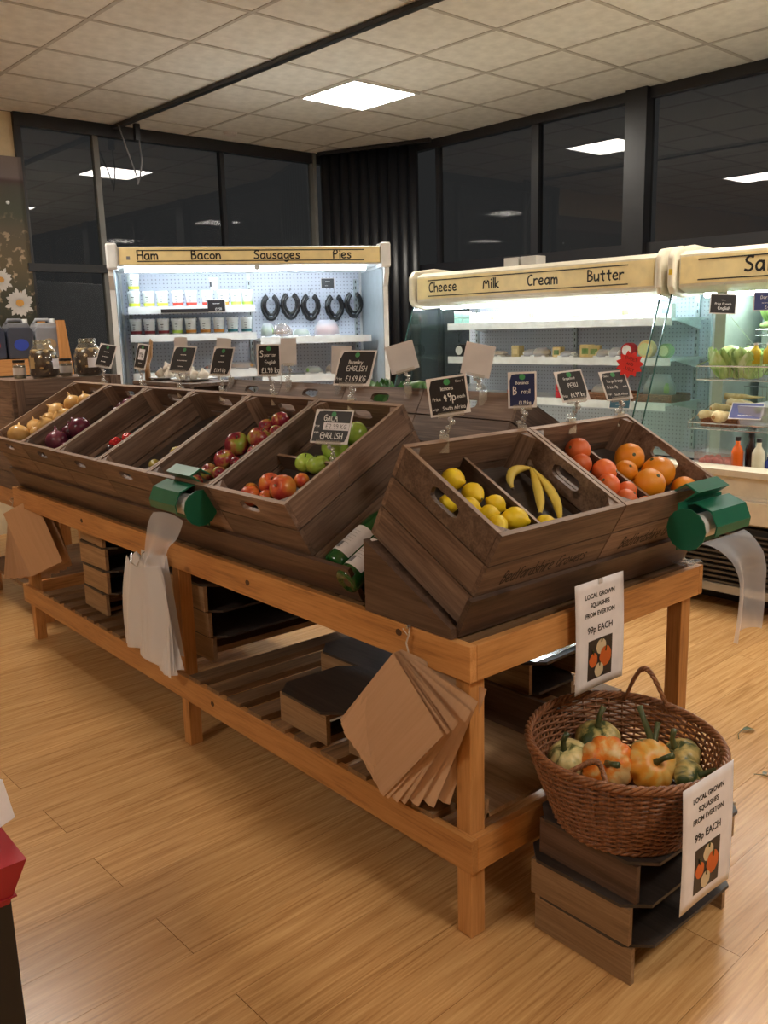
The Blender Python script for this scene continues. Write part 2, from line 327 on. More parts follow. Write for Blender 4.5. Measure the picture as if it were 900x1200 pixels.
# ceiling: tiles in a grid, slab above
ce = struct('ceiling', MB().box(X0, X1, Y0, Y1, ZC + .05, ZC + .1), TILE)
tm = MB().box(.012, .588, .012, .588, .002, .02).mesh('ceiling_tile', TILE)
LX, LY = (-3.7, -.7, 2.3), (2.98, -.02, -3.02); LAMPS = {(0, 0), (1, 0), (2, 0), (0, 1), (1, 2), (2, 1)}
gx = [-1.6 + .6 * k for k in range(-7, 11)]; gy = [2.68 + .6 * k for k in range(-13, 4)]
for a in gx:
    for b in gy:
        if a + .3 > X1 or b + .3 > Y1: continue
        if any(abs(a + .3 - LX[i]) < .1 and abs(b + .3 - LY[j]) < .1 for i, j in LAMPS): continue
        if a < X0 or a + .6 > X1 or b < Y0 or b + .6 > Y1:
            xa, xb, ya, yb = max(a, X0), min(a + .588, X1), max(b, Y0), min(b + .588, Y1)
            if xb - xa > .05 and yb - ya > .05:
                MB().box(xa - a + .006, xb - a, ya - b + .006, yb - b, .002, .02).build('ceiling_tile', TILE, ce, loc=(a, b, ZC))
            continue
        inst('ceiling_tile', tm, ce, (a, b, ZC))
for a in gx:
    if X0 < a < X1: MB().box(a - .012, a + .012, Y0, Y1, ZC - .002, ZC + .02).build('ceiling_bar', TBAR, ce)
for b in gy:
    if Y0 < b < Y1: MB().box(X0, X1, b - .012, b + .012, ZC - .0021, ZC + .0199).build('ceiling_bar', TBAR, ce)
for i, a in enumerate(LX):
    for j, b in enumerate(LY):
        if (i, j) not in LAMPS: continue
        x, y, _ = rm(a, b)
        lab = {(0, 0): 'square white ceiling light panel shining in view above the chillers', (1, 0): 'square ceiling light panel just past the top right corner', (2, 0): 'square ceiling light panel by the window, farthest right and out of view', (0, 1): 'square ceiling light panel by the left window, mirrored in the dark glass', (1, 2): 'square ceiling light panel behind the viewer on the left', (2, 1): 'square ceiling light panel above the viewer on the right'}[(i, j)]
        t = thing('ceiling_light', lab, 'light', (x, y, ZC), ROT, 'ceiling light panels')
        m = MB()
        for s in (-1, 1): m.box(-.3, .3, s * .288 - .012, s * .288 + .012, -.012, .0).box(s * .288 - .012, s * .288 + .012, -.276, .276, -.012, .0)
        m.build('frame', WHITE, t); MB().box(-.276, .276, -.276, .276, -.006, -.001).build('diffuser', PANEL, t)
x, y, _ = rm(0, 2.045)
t = thing('ceiling_track', 'long dark slotted track running across the ceiling tiles', 'track', (x, y, ZC), ROT)
MB().box(X0 + .02, X1 - 1, -.022, .022, -.03, -.004).build('channel', FRAME, t); MB().box(X0 + .02, X1 - 1, .024, .030, -.02, -.004).build('edge_strip', TBAR, t)
# cables hanging by the window
t = thing('hanging_cable', 'pair of grey cables drooping from the ceiling at the left window', 'cable', rm(-5.35, 2.0, ZC - .03))
MB().tube([(0, 0, 0), (.01, .03, -.12), (.0, .09, -.28), (.0, .13, -.40)], .006).build('cable', GREY, t)
MB().tube([(.02, .14, 0), (.02, .15, -.1), (.02, .16, -.25), (.01, .14, -.36), (0, .12, -.42)], .006).build('cable', GREY, t)
MB().box(-.01, .03, .12, .16, -.1, .02).build('cable_cover', FRAME, t)
tag(MB().lathe([(.001, -.02), (.05, -.02), (.06, 0), (.001, 0)], 14).build('smoke_detector', CARD, None, loc=rm(-5.2, 2.9, ZC - .003)), 'small round detector on the ceiling beside the left window', 'detector')

def window(name, P, a0, a1, mulls, bands, zt=ZC):
    """glazed wall: P(a, d, z) maps along / out / up; mulls = (pos, half width, depth, material)"""
    w = struct(name)
    def bx(a, b, d0, d1, z0, z1, nm, mt):
        (xa, ya, _), (xb, yb, _) = P(a, d0, 0), P(b, d1, 0)
        MB().box(min(xa, xb), max(xa, xb), min(ya, yb), max(ya, yb), z0, z1).build(nm, mt, w)
    ms = sorted(mulls); edges = [a0] + [m[0] for m in ms] + [a1]
    for (p, hw, dp, mt) in ms: bx(p - hw, p + hw, -dp, .03, 0, zt, 'mullion', mt)
    for (z0, z1, mt) in bands: bx(a0, a1, -.04, .03, z0, z1, 'transom', mt)
    zs = [0.0] + [z for b_ in bands for z in (b_[0], b_[1])] + [zt]
    for k in range(len(edges) - 1):
        for q in range(0, len(zs) - 1, 2):
            if zs[q + 1] - zs[q] > .1:
                (xa, ya, _), (xb, yb, _) = P(edges[k] + .002, .003, 0), P(edges[k + 1] - .002, .003, 0)
                MB().add([(xa, ya, zs[q]), (xb, yb, zs[q]), (xb, yb, zs[q + 1]), (xa, ya, zs[q + 1])], [(0, 1, 2, 3)]).build('pane', GLASS, w)
    return w
window('window_1', lambda a, d, z: (X0 - d, a, z), 1.27, Y1, [(1.295, .025, .03, FRAME), (1.89, .022, .02, FRAMEL), (3.02, .02, .02, FRAME), (4.0, .018, .05, FRAMEL)], [(0, .12, FRAME), (1.94, 2.0, FRAME), (2.96, 3.05, FRAME)])
window('window_2', lambda a, d, z: (a, Y1 + d, z), X0, X1, [(-4.4, .02, .02, FRAME), (-3.33, .035, .03, FRAME), (-2.41, .085, .08, FRAME), (-1.1, .02, .02, FRAME), (.2, .09, .10, FRAME), (1.6, .03, .03, FRAME), (3.0, .03, .03, FRAME)], [(0, .12, FRAME), (1.93, 2.01, FRAME), (2.98, 3.05, FRAME)])
struct('wall_left', MB().box(X0 - .12, X0, Y0, 1.27, 0, ZC), BEIGE)
struct('wall_front', MB().box(X0 - .12, X1 + .12, Y0 - .12, Y0, 0, ZC), BEIGE)
struct('wall_right', MB().box(X1, X1 + .12, Y0, Y1, 0, ZC), BEIGE)
# pleated dark blind in the corner
CURT = plain('blind_fabric', (.008, .009, .012), .4)
t = thing('blind', 'dark pleated vertical blind drawn across the window corner', 'blind', (0, 0, 0), ROT)
for k in range(10):
    q = k / 9.0; px = -5.40 + q * .80; py = 4.04 + q * .34
    MB().grid(6, 1, lambda a, b: (px + (a - .5) * .10, py + (a - .5) * .03 - .03 * math.sin(PI * a), .3 + b * 2.72)).build('slat', CURT, t, smooth=True, solid=.003)
MB().box(-.56, .56, -.02, .02, 0, .03, M=Matrix.Translation((-4.92, 4.2, 3.015)) @ Matrix.Rotation(.362, 4, 'Z')).build('rail', FRAME, t)
# meadow photograph on the wall, left
MEAD, tt, bb = nt('meadow_print'); L = tt.links.new
tc = N(tt, 'ShaderNodeTexCoord'); sx = N(tt, 'ShaderNodeSeparateXYZ'); L(tc.outputs['Object'], sx.inputs[0])
mr = N(tt, 'ShaderNodeMapRange'); mr.inputs['From Min'].default_value = 1.2; mr.inputs['From Max'].default_value = 2.75; L(sx.outputs['Z'], mr.inputs['Value'])
base = ramp(tt, [(.0, (.02, .022, .014)), (.35, (.035, .035, .018)), (.50, (.11, .08, .035)), (.66, (.09, .07, .04)), (.74, (.055, .060, .035)), (.86, (.06, .055, .04)), (.885, (.06, .03, .028)), (.90, (.16, .125, .12)), (1.0, (.17, .135, .12))]); L(mr.outputs[0], base.inputs['Fac'])
nz = N(tt, 'ShaderNodeTexNoise', Scale=17.0, Detail=5.0); L(tc.outputs['Object'], nz.inputs['Vector'])
bl = ramp(tt, [(.56, (0, 0, 0)), (.62, (1, 1, 1))]); L(nz.outputs['Fac'], bl.inputs['Fac'])
zone = ramp(tt, [(.25, (0, 0, 0)), (.4, (1, 1, 1)), (.62, (.8, .8, .8)), (.76, (0, 0, 0))]); L(mr.outputs[0], zone.inputs['Fac'])
mu = N(tt, 'ShaderNodeMix', data_type='RGBA', blend_type='MULTIPLY'); mu.inputs[0].default_value = 1; L(bl.outputs[0], mu.inputs[6]); L(zone.outputs[0], mu.inputs[7])
mx = N(tt, 'ShaderNodeMix', data_type='RGBA'); L(mu.outputs[2], mx.inputs[0]); L(base.outputs[0], mx.inputs[6]); mx.inputs[7].default_value = (.42, .30, .19, 1); L(mx.outputs[2], bb.inputs['Base Color']); bb.inputs['Roughness'].default_value = .5
t = thing('wall_poster', 'tall photographic panel of a daisy meadow on the wall at far left', 'poster', (0, 0, 0), ROT)
MB().box(X0 + .01, X0 + .03, -.9, 1.30, 1.15, 2.74).build('print_panel', MEAD, t)
PET = plain('petal', (.60, .56, .52), .6); YCEN = plain('daisy_centre', (.55, .27, .05), .6)
for (dy, dz, rr) in ((1.180, 1.711, .115), (1.06, 1.876, .095), (.80, 1.72, .10), (.86, 1.95, .07)):
    m = MB()
    for k in range(19):
        a = 2 * PI * k / 19 + .1; rr2 = rr * (.86 + .14 * math.sin(k * 2.7)); ca, sa = math.cos(a), math.sin(a); w = rr * .13
        def Q(l, s): return (X0 + .032, dy + ca * l - sa * s, dz + sa * l + ca * s)
        if abs(dy + ca * rr2 - 1.2) > 5: continue
        m.add([Q(rr * .2, -w * .5), Q(rr2 * .8, -w), Q(rr2, 0), Q(rr2 * .8, w), Q(rr * .2, w * .5)], [(0, 1, 2, 3, 4)])
    if dy + rr > 1.30: continue
    fo = m.build('daisy', PET, t)
    MB().prism([(dy + rr * .26 * math.cos(a_ * .5236), dz + rr * .22 * math.sin(a_ * .5236)) for a_ in range(12)], X0 + .031, X0 + .035, 'x').build('daisy_centre', YCEN, fo)
MB().lathe([(.001, .0), (.014, 0), (.012, .006), (.001, .008)], 12, Matrix.Translation((X0 + .03, 1.17, 2.42)) @ Matrix.Rotation(PI / 2, 4, 'Y')).build('fixing_cap', WHITE, t)

# ------------------------------------------------------------ chillers
TUBEM = plain('cold_tube', (1, 1, 1), .5, emit=(.80, .92, 1.0), es=TUBE)
GRILL = plain('grille_brown', (.075, .065, .052), .5)
DARKV = plain('well_grey', (.13, .13, .14), .5)
MIR = plain('inner_steel', (.45, .50, .52), .35, metal=.3)
SHELF = plain('shelf_white', (.80, .84, .84), .35)
def sign_band(t, x0, x1, y, z0, z1, words, loc=None, num=True):
    """yellow band with two ruled lines and words (words = [(text, x, size)]), facing -y"""
    b = MB().box(x0, x1, y - .004, y, z0, z1).build('sign_panel', YEL, t, loc=loc)
    m = MB()
    for z in (z0 + .016, z1 - .018): m.box(x0 + .10, x1 - .10, y - .0052, y - .004, z - .003, z + .003)
    h = z1 - z0
    for w_, xx, s in words: lettering(m, w_, s, xx, z0 + h * .5 - s * .42, w=.17, place=lambda a, c, d: (a, y - .0045 - d, c))
    m.build('lettering', INK, b)

# --- meat chiller, standing across the corner
A0 = (-3.802, .944, 0); AR = (0, 0, math.radians(63.483)); DW = 1.64
deli = thing('display_chiller', 'white open meat chiller under the yellow Ham Bacon Sausages Pies sign', 'fridge', A0, AR)
for x in (-.03, DW): MB().prism([(.0, 0), (.72, 0), (.72, 1.97), (.0, 1.97), (.0, 1.80), (.04, 1.72), (.04, .95), (.0, .9)], x, x + .03, 'x').build('side_panel', WHITE, deli)
MB().box(0, DW, .0, .72, 0, .86).build('base_cabinet', WHITE, deli)
LINER = plain('liner_grey', (.34, .38, .40), .35)
for x in (.0005, DW - .0045): MB().box(x, x + .004, .045, .66, .87, 1.84).build('side_liner', LINER, deli)
MB().box(0, DW, .68, .72, .86, 1.86).build('back_frame', WHITE, deli)
for a, b in ((.02, .835), (.865, DW - .02)): MB().box(a, b, .665, .68, .9, 1.85).build('perforated_panel', PEG, deli)
MB().box(.003, DW - .003, .0, .72, 1.855, 1.965).build('canopy', WHITE, deli, bevel=.008)
for x in (-.035, DW - .025): MB().box(x, x + .065, -.02, .12, 1.835, 1.985).build('end_cap', WHITE, deli, bevel=.012)
sign_band(deli, .04, DW - .03, -.001, 1.865, 1.96, [('Ham', .20, .050), ('Bacon', .54, .050), ('Sausages', .965, .050), ('Pies', 1.37, .050)])
MB().box(.08, .10, -.006, .0, 1.89, 1.91).build('number_tab', GREY, deli)
MB().tube([(.06, .10, 1.838), (DW - .1, .10, 1.838)], .013, 8).build('light_tube', TUBEM, deli)
for x in (.85, DW - .05, .06):
    m = MB().box(x - .012, x + .012, .645, .66, .9, 1.8)
    for k in range(22): m.mi = 1; m.box(x - .003, x + .003, .643, .645, .93 + k * .04, .95 + k * .04)
    m.build('slotted_upright', [MIR, INK], deli)
TOPS = {'l': (1.62, 1.45, 1.215), 'r': (1.415, 1.17)}
for side, (a, b) in {'l': (.06, .838), 'r': (.862, DW - .05)}.items():
    for z in TOPS[side]:
        s = MB().box(a, b, .205, .655, z - .018, z).build('shelf', SHELF, deli); MB().box(a, b, .20, .206, z - .038, z + .006).build('price_rail', SHELF, s)
MB().lathe([(.001, 0), (.018, 0), (.018, .006), (.001, .006)], 14, Matrix.Translation((.845, .05, 1.845)) @ Matrix.Rotation(PI / 2, 4, 'X')).build('badge', WHITE, deli)
def on(base, rotm, x, y, z):
    v = Matrix.Rotation(rotm[2], 3, 'Z') @ Vector((x, y, 0)); return (base[0] + v.x, base[1] + v.y, z)
# sauce and fat tubs, one of each colour band
TUBW = plain('tub_white', (.72, .74, .72), .35); INKS = {'yellow': (.62, .68, .05), 'maroon': (.20, .02, .03), 'orange': (.55, .22, .03), 'teal': (.02, .12, .14), 'red': (.55, .05, .03), 'lime': (.40, .58, .08)}
def make_tub(col):
    t = thing('tub', 'x', 'tub')
    MB().lathe([(.030, 0), (.036, .088), (.0365, .09)], 18).build('tub_body', TUBW, t, smooth=True)
    MB().lathe([(.0385, .088), (.039, .100), (.036, .104), (.001, .104)], 18).build('lid', WHITE, t)
    MB().lathe([(.0322, .012), (.0352, .030)], 18).build('colour_band', plain('band_' + col, INKS[col], .5), t)
    m = MB(); P = lambda a, c, d: ((.0362 + d) * math.sin(a / .036) , -(.0362 + d) * math.cos(a / .036), c)
    for k in range(3): lettering(m, '~~', .007 if k else .010, 0, .064 - k * .014, w=.35, place=P)
    m.build('print', INK, t); return t
tubs = {}
def tub(col, x, y, z, label, group):
    p = on(A0, AR, x, y, z)
    if col not in tubs: o = make_tub(col); tubs[col] = o; o.location = p; o['label'] = label; o['group'] = group
    else: o = dup(tubs[col], p, None, label, group)
    o.rotation_euler = (0, 0, AR[2] - .25 + random.uniform(-.1, .1))
nm = ['first', 'second', 'third', 'fourth', 'fifth', 'sixth', 'seventh', 'eighth', 'ninth']
for k, (x, c) in enumerate(zip((.098, .187, .270, .366, .450, .55, .651, .733, .805), ('yellow', 'yellow', 'yellow', 'red', 'red', 'red', 'orange', 'lime', 'lime'))):
    tub(c, x, .34, 1.6205, 'white tub with %s band, %s from left on the upper chiller shelf' % (c, nm[k]), 'tubs on the upper meat chiller shelf')
tub('yellow', .100, .34, 1.7252, 'white tub with yellow band stacked on top of another at shelf left', 'tubs on the upper meat chiller shelf')
for k, (x, c) in enumerate(zip((.095, .179, .264, .350, .436, .526, .613, .701, .789), ('maroon', 'maroon', 'maroon', 'lime', 'orange', 'orange', 'orange', 'teal', 'teal'))):
    tub(c, x, .34, 1.4505, 'white tub with %s band, %s from left on the second chiller shelf' % (c, nm[k]), 'tubs on the second meat chiller shelf')
t = thing('cup', 'tall plain white cup standing on the tubs of the upper shelf', 'cup', on(A0, AR, .596, .34, 1.7255))
MB().lathe([(.022, 0), (.030, .072), (.031, .075), (.001, .075)], 16).build('cup_body', WHITE, t, smooth=True); MB().box(.01, .02, -.034, -.026, .02, .05).build('label', SLATE, t)
# packets on the other shelves
HAM = fruit('ham_pink', [(.3, (.40, .16, .12)), (.7, (.60, .32, .26))]); PIE = fruit('pastry', [(.3, (.48, .24, .07)), (.7, (.62, .38, .14))]); SAL = fruit('salad_green', [(.3, (.10, .22, .05)), (.7, (.35, .48, .18))])
def packet(x, y, z, w, h, mat, label, cat='packet', group='film packets in the meat chiller', base=A0, rot=AR, nm='film_packet'):
    t = thing(nm, label, cat, on(base, rot, x, y, z), (0, 0, rot[2] + random.uniform(-.2, .2)), group)
    MB().box(-w / 2, w / 2, -.05, .05, 0, .012).build('tray', WHITE, t, bevel=.003)
    m = MB()
    for k in range(5): m.ball((-w * .32 + w * .16 * k, random.uniform(-.015, .015), .012 + h * .30), w * .14, .035, h * .36, 8, 5)
    m.build('contents', mat, t, smooth=True)
    MB().lathe([(.52, .0), (.50, h * .5), (.30, h), (.001, h * 1.02)], 12, Matrix.Translation((0, 0, .006)) @ Matrix.Diagonal((w, .11, 1, 1))).build('film', FILM, t, smooth=True)
packet(.93, .38, 1.416, .09, .09, SAL, 'teal wrapped packet at the left end of the shelf below the black rings')
packet(1.04, .40, 1.416, .12, .07, HAM, 'pink meat packet in clear film behind the domed tub')
packet(1.15, .36, 1.416, .11, .05, SAL, 'flat clear packet with green contents on the ring shelf')
packet(1.33, .40, 1.416, .17, .10, HAM, 'large oval ham packet in clear film on the ring shelf')
packet(.56, .36, 1.216, .12, .03, HAM, 'thin flat packet on the lower left chiller shelf'); packet(.75, .36, 1.216, .17, .045, PIE, 'golden pastry packet at the right of the lower left chiller shelf')
packet(1.22, .36, 1.171, .12, .045, SAL, 'wide flat packet on the bottom right chiller shelf'); packet(1.36, .36, 1.171, .11, .055, PIE, 'round pastry packet on the bottom right chiller shelf')
# horseshoe shaped black puddings hung on hooks
PUD = plain('black_pudding', (.012, .012, .014), .25)
for k, (x, z, knob) in enumerate(((.985, 1.625, 0), (1.122, 1.632, 1), (1.262, 1.622, 1), (1.43, 1.615, 1), (1.565, 1.632, 0))):
    lab = ['leftmost of the five horseshoe shaped black puddings hanging on hooks', 'second black pudding ring from the left, knotted, on a hook', 'middle black pudding ring, a doubled knotted loop on a hook', 'fourth black pudding ring from the left, thin at the bottom', 'rightmost of the five horseshoe shaped black puddings'][k]
    t = thing('pudding_ring', lab, 'sausage', on(A0, AR, x, .61, z), AR, 'black puddings hanging in the chiller')
    pts = [(math.sin(a) * .053, 0, -math.cos(a) * .075 - (.01 if abs(a) < .4 else 0)) for a in [(-2.75 + 5.5 * i / 30) for i in range(31)]]
    MB().tube(pts, [.0145 + (.004 * abs(math.sin(i * 1.15)) if knob else 0) for i in range(31)], 8).build('outer_ring', PUD, t, smooth=True)
    MB().tube([(p[0] * .74, -.014, p[2] * .74 + .006) for p in pts], .009, 7).build('inner_ring', PUD, t, smooth=True)
    MB().tube([(0, .05, .10), (0, .0, .095), (.0, -.02, .10), (0, -.025, .115)], .003, 5).build('hook', METAL, t)
    m = MB()
    if knob:
        for i in range(3, 28, 6): m.ball((pts[i][0] * 1.12, 0, pts[i][2] * 1.12), .006, n=6, m=4)
        m.build('twine_knots', plain('twine_pale', (.55, .62, .62), .5), t)
# small black cards in the chillers
def card(loc, rot, w, h, lines, label, border=CARD, name='price_card', group=None, face=SLATE):
    t = thing(name, label, 'sign', loc, rot, group)
    MB().box(-w / 2, w / 2, -.001, .001, -h / 2, h / 2).build('card', border, t); e = min(w, h) * .05
    MB().box(-w / 2 + e, w / 2 - e, -.0018, -.001, -h / 2 + e, h / 2 - e).build('black_face', face, t)
    m = MB()
    for s, x, y, sz in lines: lettering(m, s, sz, x, y, w=.14, place=lambda a, c, d: (a, -.0018 - d, c))
    m.build('lettering', CHALK, t); return t
card(on(A0, AR, 1.395, .655, 1.775), AR, .095, .07, [('~~~', 0, .008, .012), ('~~', -.01, -.02, .010)], 'small black card on the perforated panel above the black puddings')
card(on(A0, AR, .595, .195, 1.625), AR, .115, .075, [('~~~~', 0, .008, .012), ('£1.50', .012, -.028, .014)], 'black card with a pale lower edge clipped to the upper tub shelf')
card(on(A0, AR, .40, .195, 1.598), AR, .29, .022, [], 'long thin black strip label on the edge of the upper tub shelf', border=SLATE, name='shelf_strip')
card(on(A0, AR, .37, .10, 1.24), AR, .09, .07, [('~~~', 0, .008, .010), ('~~', 0, -.012, .010)], 'small black card among the garlic below the tub shelves')

# --- dairy chiller and salad chiller along the window, in room axes
def chiller(x0, x1, label, words, left_glass, right_glass, shelves, number=None):
    cx, cy = (x0 + x1) / 2, 3.25
    t = thing('display_chiller', label, 'fridge', rm(cx, cy, 0), ROT); L = (-cx, -cy, 0)
    B = lambda m, n, mt, p=t, **k: m.build(n, mt, p, loc=(L if p is t else None), **k)
    B(MB().box(x0, x1, 2.98, 3.72, .0, .10), 'plinth', BLACK)
    B(MB().prism([(2.86, .44), (2.78, .47), (2.77, .58), (2.80, .60), (2.80, .69), (2.77, .70), (2.77, .73), (2.86, .74), (2.92, .66), (3.62, .62), (3.62, .44)], x0, x1, 'x'), 'front_panel', CREAM)
    B(MB().box(x0 + .003, x1 - .003, 2.775, 2.80, .575, .590), 'bumper_rail', plain('rail_pale', (.62, .58, .50), .35))
    B(MB().box(x0 + .005, x1 - .005, 2.81, 3.6, .11, .44), 'grille_back', plain('grille_dark', (.02, .018, .015), .6))
    for k in range(11): B(MB().prism([(2.785, .145 + k * .026), (2.81, .133 + k * .026), (2.81, .140 + k * .026), (2.785, .156 + k * .026)], x0 + .01, x1 - .01, 'x'), 'grille_slat', GRILL)
    B(MB().box(x0, x1, 2.775, 2.84, .10, .140), 'grille_base', plain('base_beige', (.40, .36, .29), .5))
    B(MB().box(x0, x1, 3.70, 3.74, .62, 1.66), 'back_frame', WHITE)
    B(MB().box(x0 + .02, x1 - .02, 3.685, 3.70, .66, 1.62), 'perforated_panel', PEG)
    B(MB().prism([(3.10, 1.635), (3.10, 1.80), (3.16, 1.825), (3.72, 1.825), (3.74, 1.64), (3.2, 1.60), (3.13, 1.62)], x0 + .05, x1 - .05, 'x'), 'canopy', CREAM)
    for x in (x0 - .002, x1 - .036):
        B(MB().prism([(3.09, 1.60), (3.065, 1.64), (3.065, 1.80), (3.10, 1.84), (3.30, 1.865), (3.72, 1.84), (3.72, 1.62), (3.2, 1.58)], x, x + .038, 'x'), 'end_cap', CREAM, bevel=.012)
    b = MB().box(x0 + .06, x1 - .06, 3.096, 3.10, 1.65, 1.79).build('sign_panel', YEL, t, loc=L)
    m = MB(); m.box(x0 + .16, x1 - .22, 3.0945, 3.096, 1.664, 1.670).box(x0 + .16, x1 - .22, 3.0945, 3.096, 1.768, 1.774)
    for w_, xx, s in words: lettering(m, w_, s, xx, 1.695, w=.16, place=lambda a, c, d: (a, 3.0955 - d, c))
    m.build('lettering', INK, b)
    if number is not None:
        m = MB(); B(MB().box(number, number + .018, 3.062, 3.066, 1.70, 1.73), 'number_tab', plain('tab_yellow', (.75, .5, .02), .5))
    B(MB().tube([(x0 + .1, 3.30, 1.595), (x1 - .1, 3.30, 1.595)], .016, 8), 'light_tube', TUBEM)
    for side, x in (('l', x0 + .01), ('r', x1 - .016)):
        if (side == 'l' and left_glass) or (side == 'r' and right_glass):
            B(MB().add([(x, 3.10, 1.61), (x, 3.70, 1.61), (x, 3.70, .72), (x, 2.79, .72), (x, 2.79, .78)], [(0, 1, 2, 3, 4)]), 'end_glass', CGLASS)
            B(MB().tube([(x + .003, 3.10, 1.612), (x + .003, 2.785, .76)], .0045, 5), 'glass_edge', GEDGE)
    for x in (x0 + .10, (x0 + x1) / 2, x1 - .10):
        m = MB().box(x - .012, x + .012, 3.668, 3.684, .68, 1.60)
        for k in range(22): m.mi = 1; m.box(x - .003, x + .003, 3.666, 3.668, .70 + k * .04, .72 + k * .04)
        B(m, 'slotted_upright', [MIR, INK])
    for (xa, xb, yf, z) in shelves:
        s = MB().box(xa, xb, yf + .006, 3.68, z - .016, z).build('shelf', SHELF, t, loc=L); MB().box(xa, xb, yf, yf + .006, z - .042, z + .004).build('price_rail', SHELF, s)
        for x in (xa + .03, xb - .03): MB().prism([(3.4, z - .016), (3.68, z - .016), (3.68, z - .07)], x, x + .006, 'x').build('bracket', SHELF, s)
    return t
dairy = chiller(-3.33, -1.372, 'long cream chiller under the yellow Cheese Milk Cream Butter sign', [('Cheese', -3.03, .062), ('Milk', -2.60, .062), ('Cream', -2.19, .062), ('Butter', -1.74, .062)], True, True,
                [(-3.18, -1.43, 3.30, 1.475), (-3.18, -1.43, 3.30, 1.245), (-3.18, -1.43, 3.26, .99)])
salad = chiller(-1.332, .70, 'cream chiller under the yellow sign that begins Salad at right edge', [('Salad', -.80, .075)], True, True, [], number=-1.322)
POST = plain('post_green', (.42, .52, .46), .35)
MB().box(-1.18, -1.12, 3.2, 3.68, .64, 1.6).build('inner_post', POST, salad, loc=(.38, -3.25, 0)); MB().box(-1.04, -.97, 3.50, 3.68, .64, 1.6).build('inner_post', POST, salad, loc=(.36, -3.25, 0))
for x, l in ((-2.52, 'left of the two pale boxes lying on top of the dairy chiller'), (-2.38, 'right of the two pale boxes lying on top of the dairy chiller')):
    tag(MB().box(-.06, .06, -.05, .05, 0, .055).build('box', plain('box_grey', (.5, .48, .45), .6), None, loc=rm(x, 3.25, 1.826), rot=ROT, bevel=.003), l, 'box')
R0 = (0, 0, 0)
def rpacket(x, y, z, w, h, mat, label, group, cat='packet', nm='film_packet'): packet(x, y, z, w, h, mat, label, cat, group, rm(0, 0, 0), ROT, nm)
# cartons, pots and cheeses
BRT = plain('carton_white', (.80, .80, .76), .5); PKY = fruit('cheese', [(.3, (.70, .52, .20)), (.7, (.80, .66, .34))]); ORG = plain('carton_orange', (.75, .30, .05), .5)
k = 0
for x in [-3.10 + .088 * i for i in range(19)]:
    h = random.choice((.065, .08, .07)); t = thing('carton', 'white carton on the top dairy shelf, %s from the left end' % (nm + ['tenth', 'eleventh', 'twelfth', 'thirteenth', 'fourteenth', 'fifteenth', 'sixteenth', 'seventeenth', 'eighteenth', 'nineteenth'])[k], 'carton', rm(x, 3.40, 1.476), (0, 0, PHI + random.uniform(-.1, .1)), 'white cartons on the top dairy shelf')
    MB().box(-.038, .038, -.03, .03, 0, h).build('carton_body', BRT, t, bevel=.003); MB().box(-.022, .022, -.0315, -.03, h * .3, h * .7).build('label', [HAM, PKY, plain('lab_blue', (.2, .3, .5), .5), SAL][k % 4], t); k += 1
for i, (x, dz, c) in enumerate(((-2.62, 0, 'orange'), (-2.45, 0, 'cream'), (-2.30, 0, 'orange'), (-2.17, 0, 'yellow'), (-1.90, 0, 'brown'))):
    t = thing('pouch', '%s fronted pouch hanging at the top of the dairy chiller, %s from left' % (c, nm[i]), 'packet', rm(x, 3.45, 1.476), ROT, 'pouches behind the cartons')
    cm = {'orange': PIE, 'cream': BRT, 'yellow': PKY, 'brown': HAM}[c]
    MB().prism([(-.055, 0), (.055, 0), (.05, .10), (.0, .105), (-.05, .10)], -.015, .015, 'y').build('pouch_body', BRT, t); MB().prism([(-.03, .03), (.035, .03), (.04, .085), (0, .06)], -.017, -.015, 'y').build('picture', cm, t)
t = thing('milk_crate', 'shelf edge rack of small green picture cards at the left of dairy', 'rack', rm(-3.06, 3.325, 1.48), ROT)
for a in range(2):
    for b in range(2): MB().box(-.075 + a * .075, -.005 + a * .075, -.002, .002, b * .04, b * .04 + .035).build('picture_card', plain('card_green', (.18, .30, .24), .5), t)
MB().box(-.08, .075, .003, .006, 0, .08).build('backing', BRT, t)
for i, (x, s) in enumerate(((-2.64, .075), (-2.30, .065), (-2.08, .08), (-2.02, .075))):
    t = thing('cheese_block', 'wrapped cheese block %s on the middle dairy shelf, %s from left' % ('with green label' if i else 'with yellow label', nm[i]), 'cheese', rm(x, 3.42, 1.246), (0, 0, PHI + .15 * (i - 1)), 'cheeses on the middle dairy shelf')
    MB().box(-s / 2, s / 2, -.025, .025, 0, s * 1.0).build('cheese', PKY, t, bevel=.004); MB().box(-s * .3, s * .3, -.0265, -.025, s * .25, s * .7).build('label', [YEL, SAL][i > 0], t)
for i, x in enumerate((-2.78, -2.50, -2.42, -2.20, -1.93, -1.84)):
    rpacket(x, 3.40, 1.246, .12, .035 + .01 * (i % 3), BRT if i % 2 else PKY, 'flat wrapped pack between the cheeses of the middle dairy shelf, %s from left' % nm[i], 'flat packs on the middle dairy shelf')
def disc(x, z, r, c1, c2, label):
    t = thing('cheese_round', label, 'cheese', rm(x, 3.36, z + r), (0, 0, PHI), 'round cheeses on the middle dairy shelf'); M = Matrix.Rotation(PI / 2, 4, 'X')
    MB().lathe([(r * .9, -.03), (r, -.02), (r, .02), (r * .9, .03), (.001, .03)], 22, M).build('cheese', c1, t, smooth=False); MB().lathe([(r * .7, .0302), (r * .7, .032), (.001, .032)], 20, M).build('label', c2, t)
WAXR = plain('wax_red', (.55, .02, .03), .35); LIM = plain('label_lime', (.62, .70, .35), .5)
disc(-1.615, 1.246, .052, PKY, LIM, 'larger pale round cheese near the right of the middle dairy shelf'); disc(-1.49, 1.246, .042, SAL, LIM, 'green edged round cheese at the right end of the middle dairy shelf')
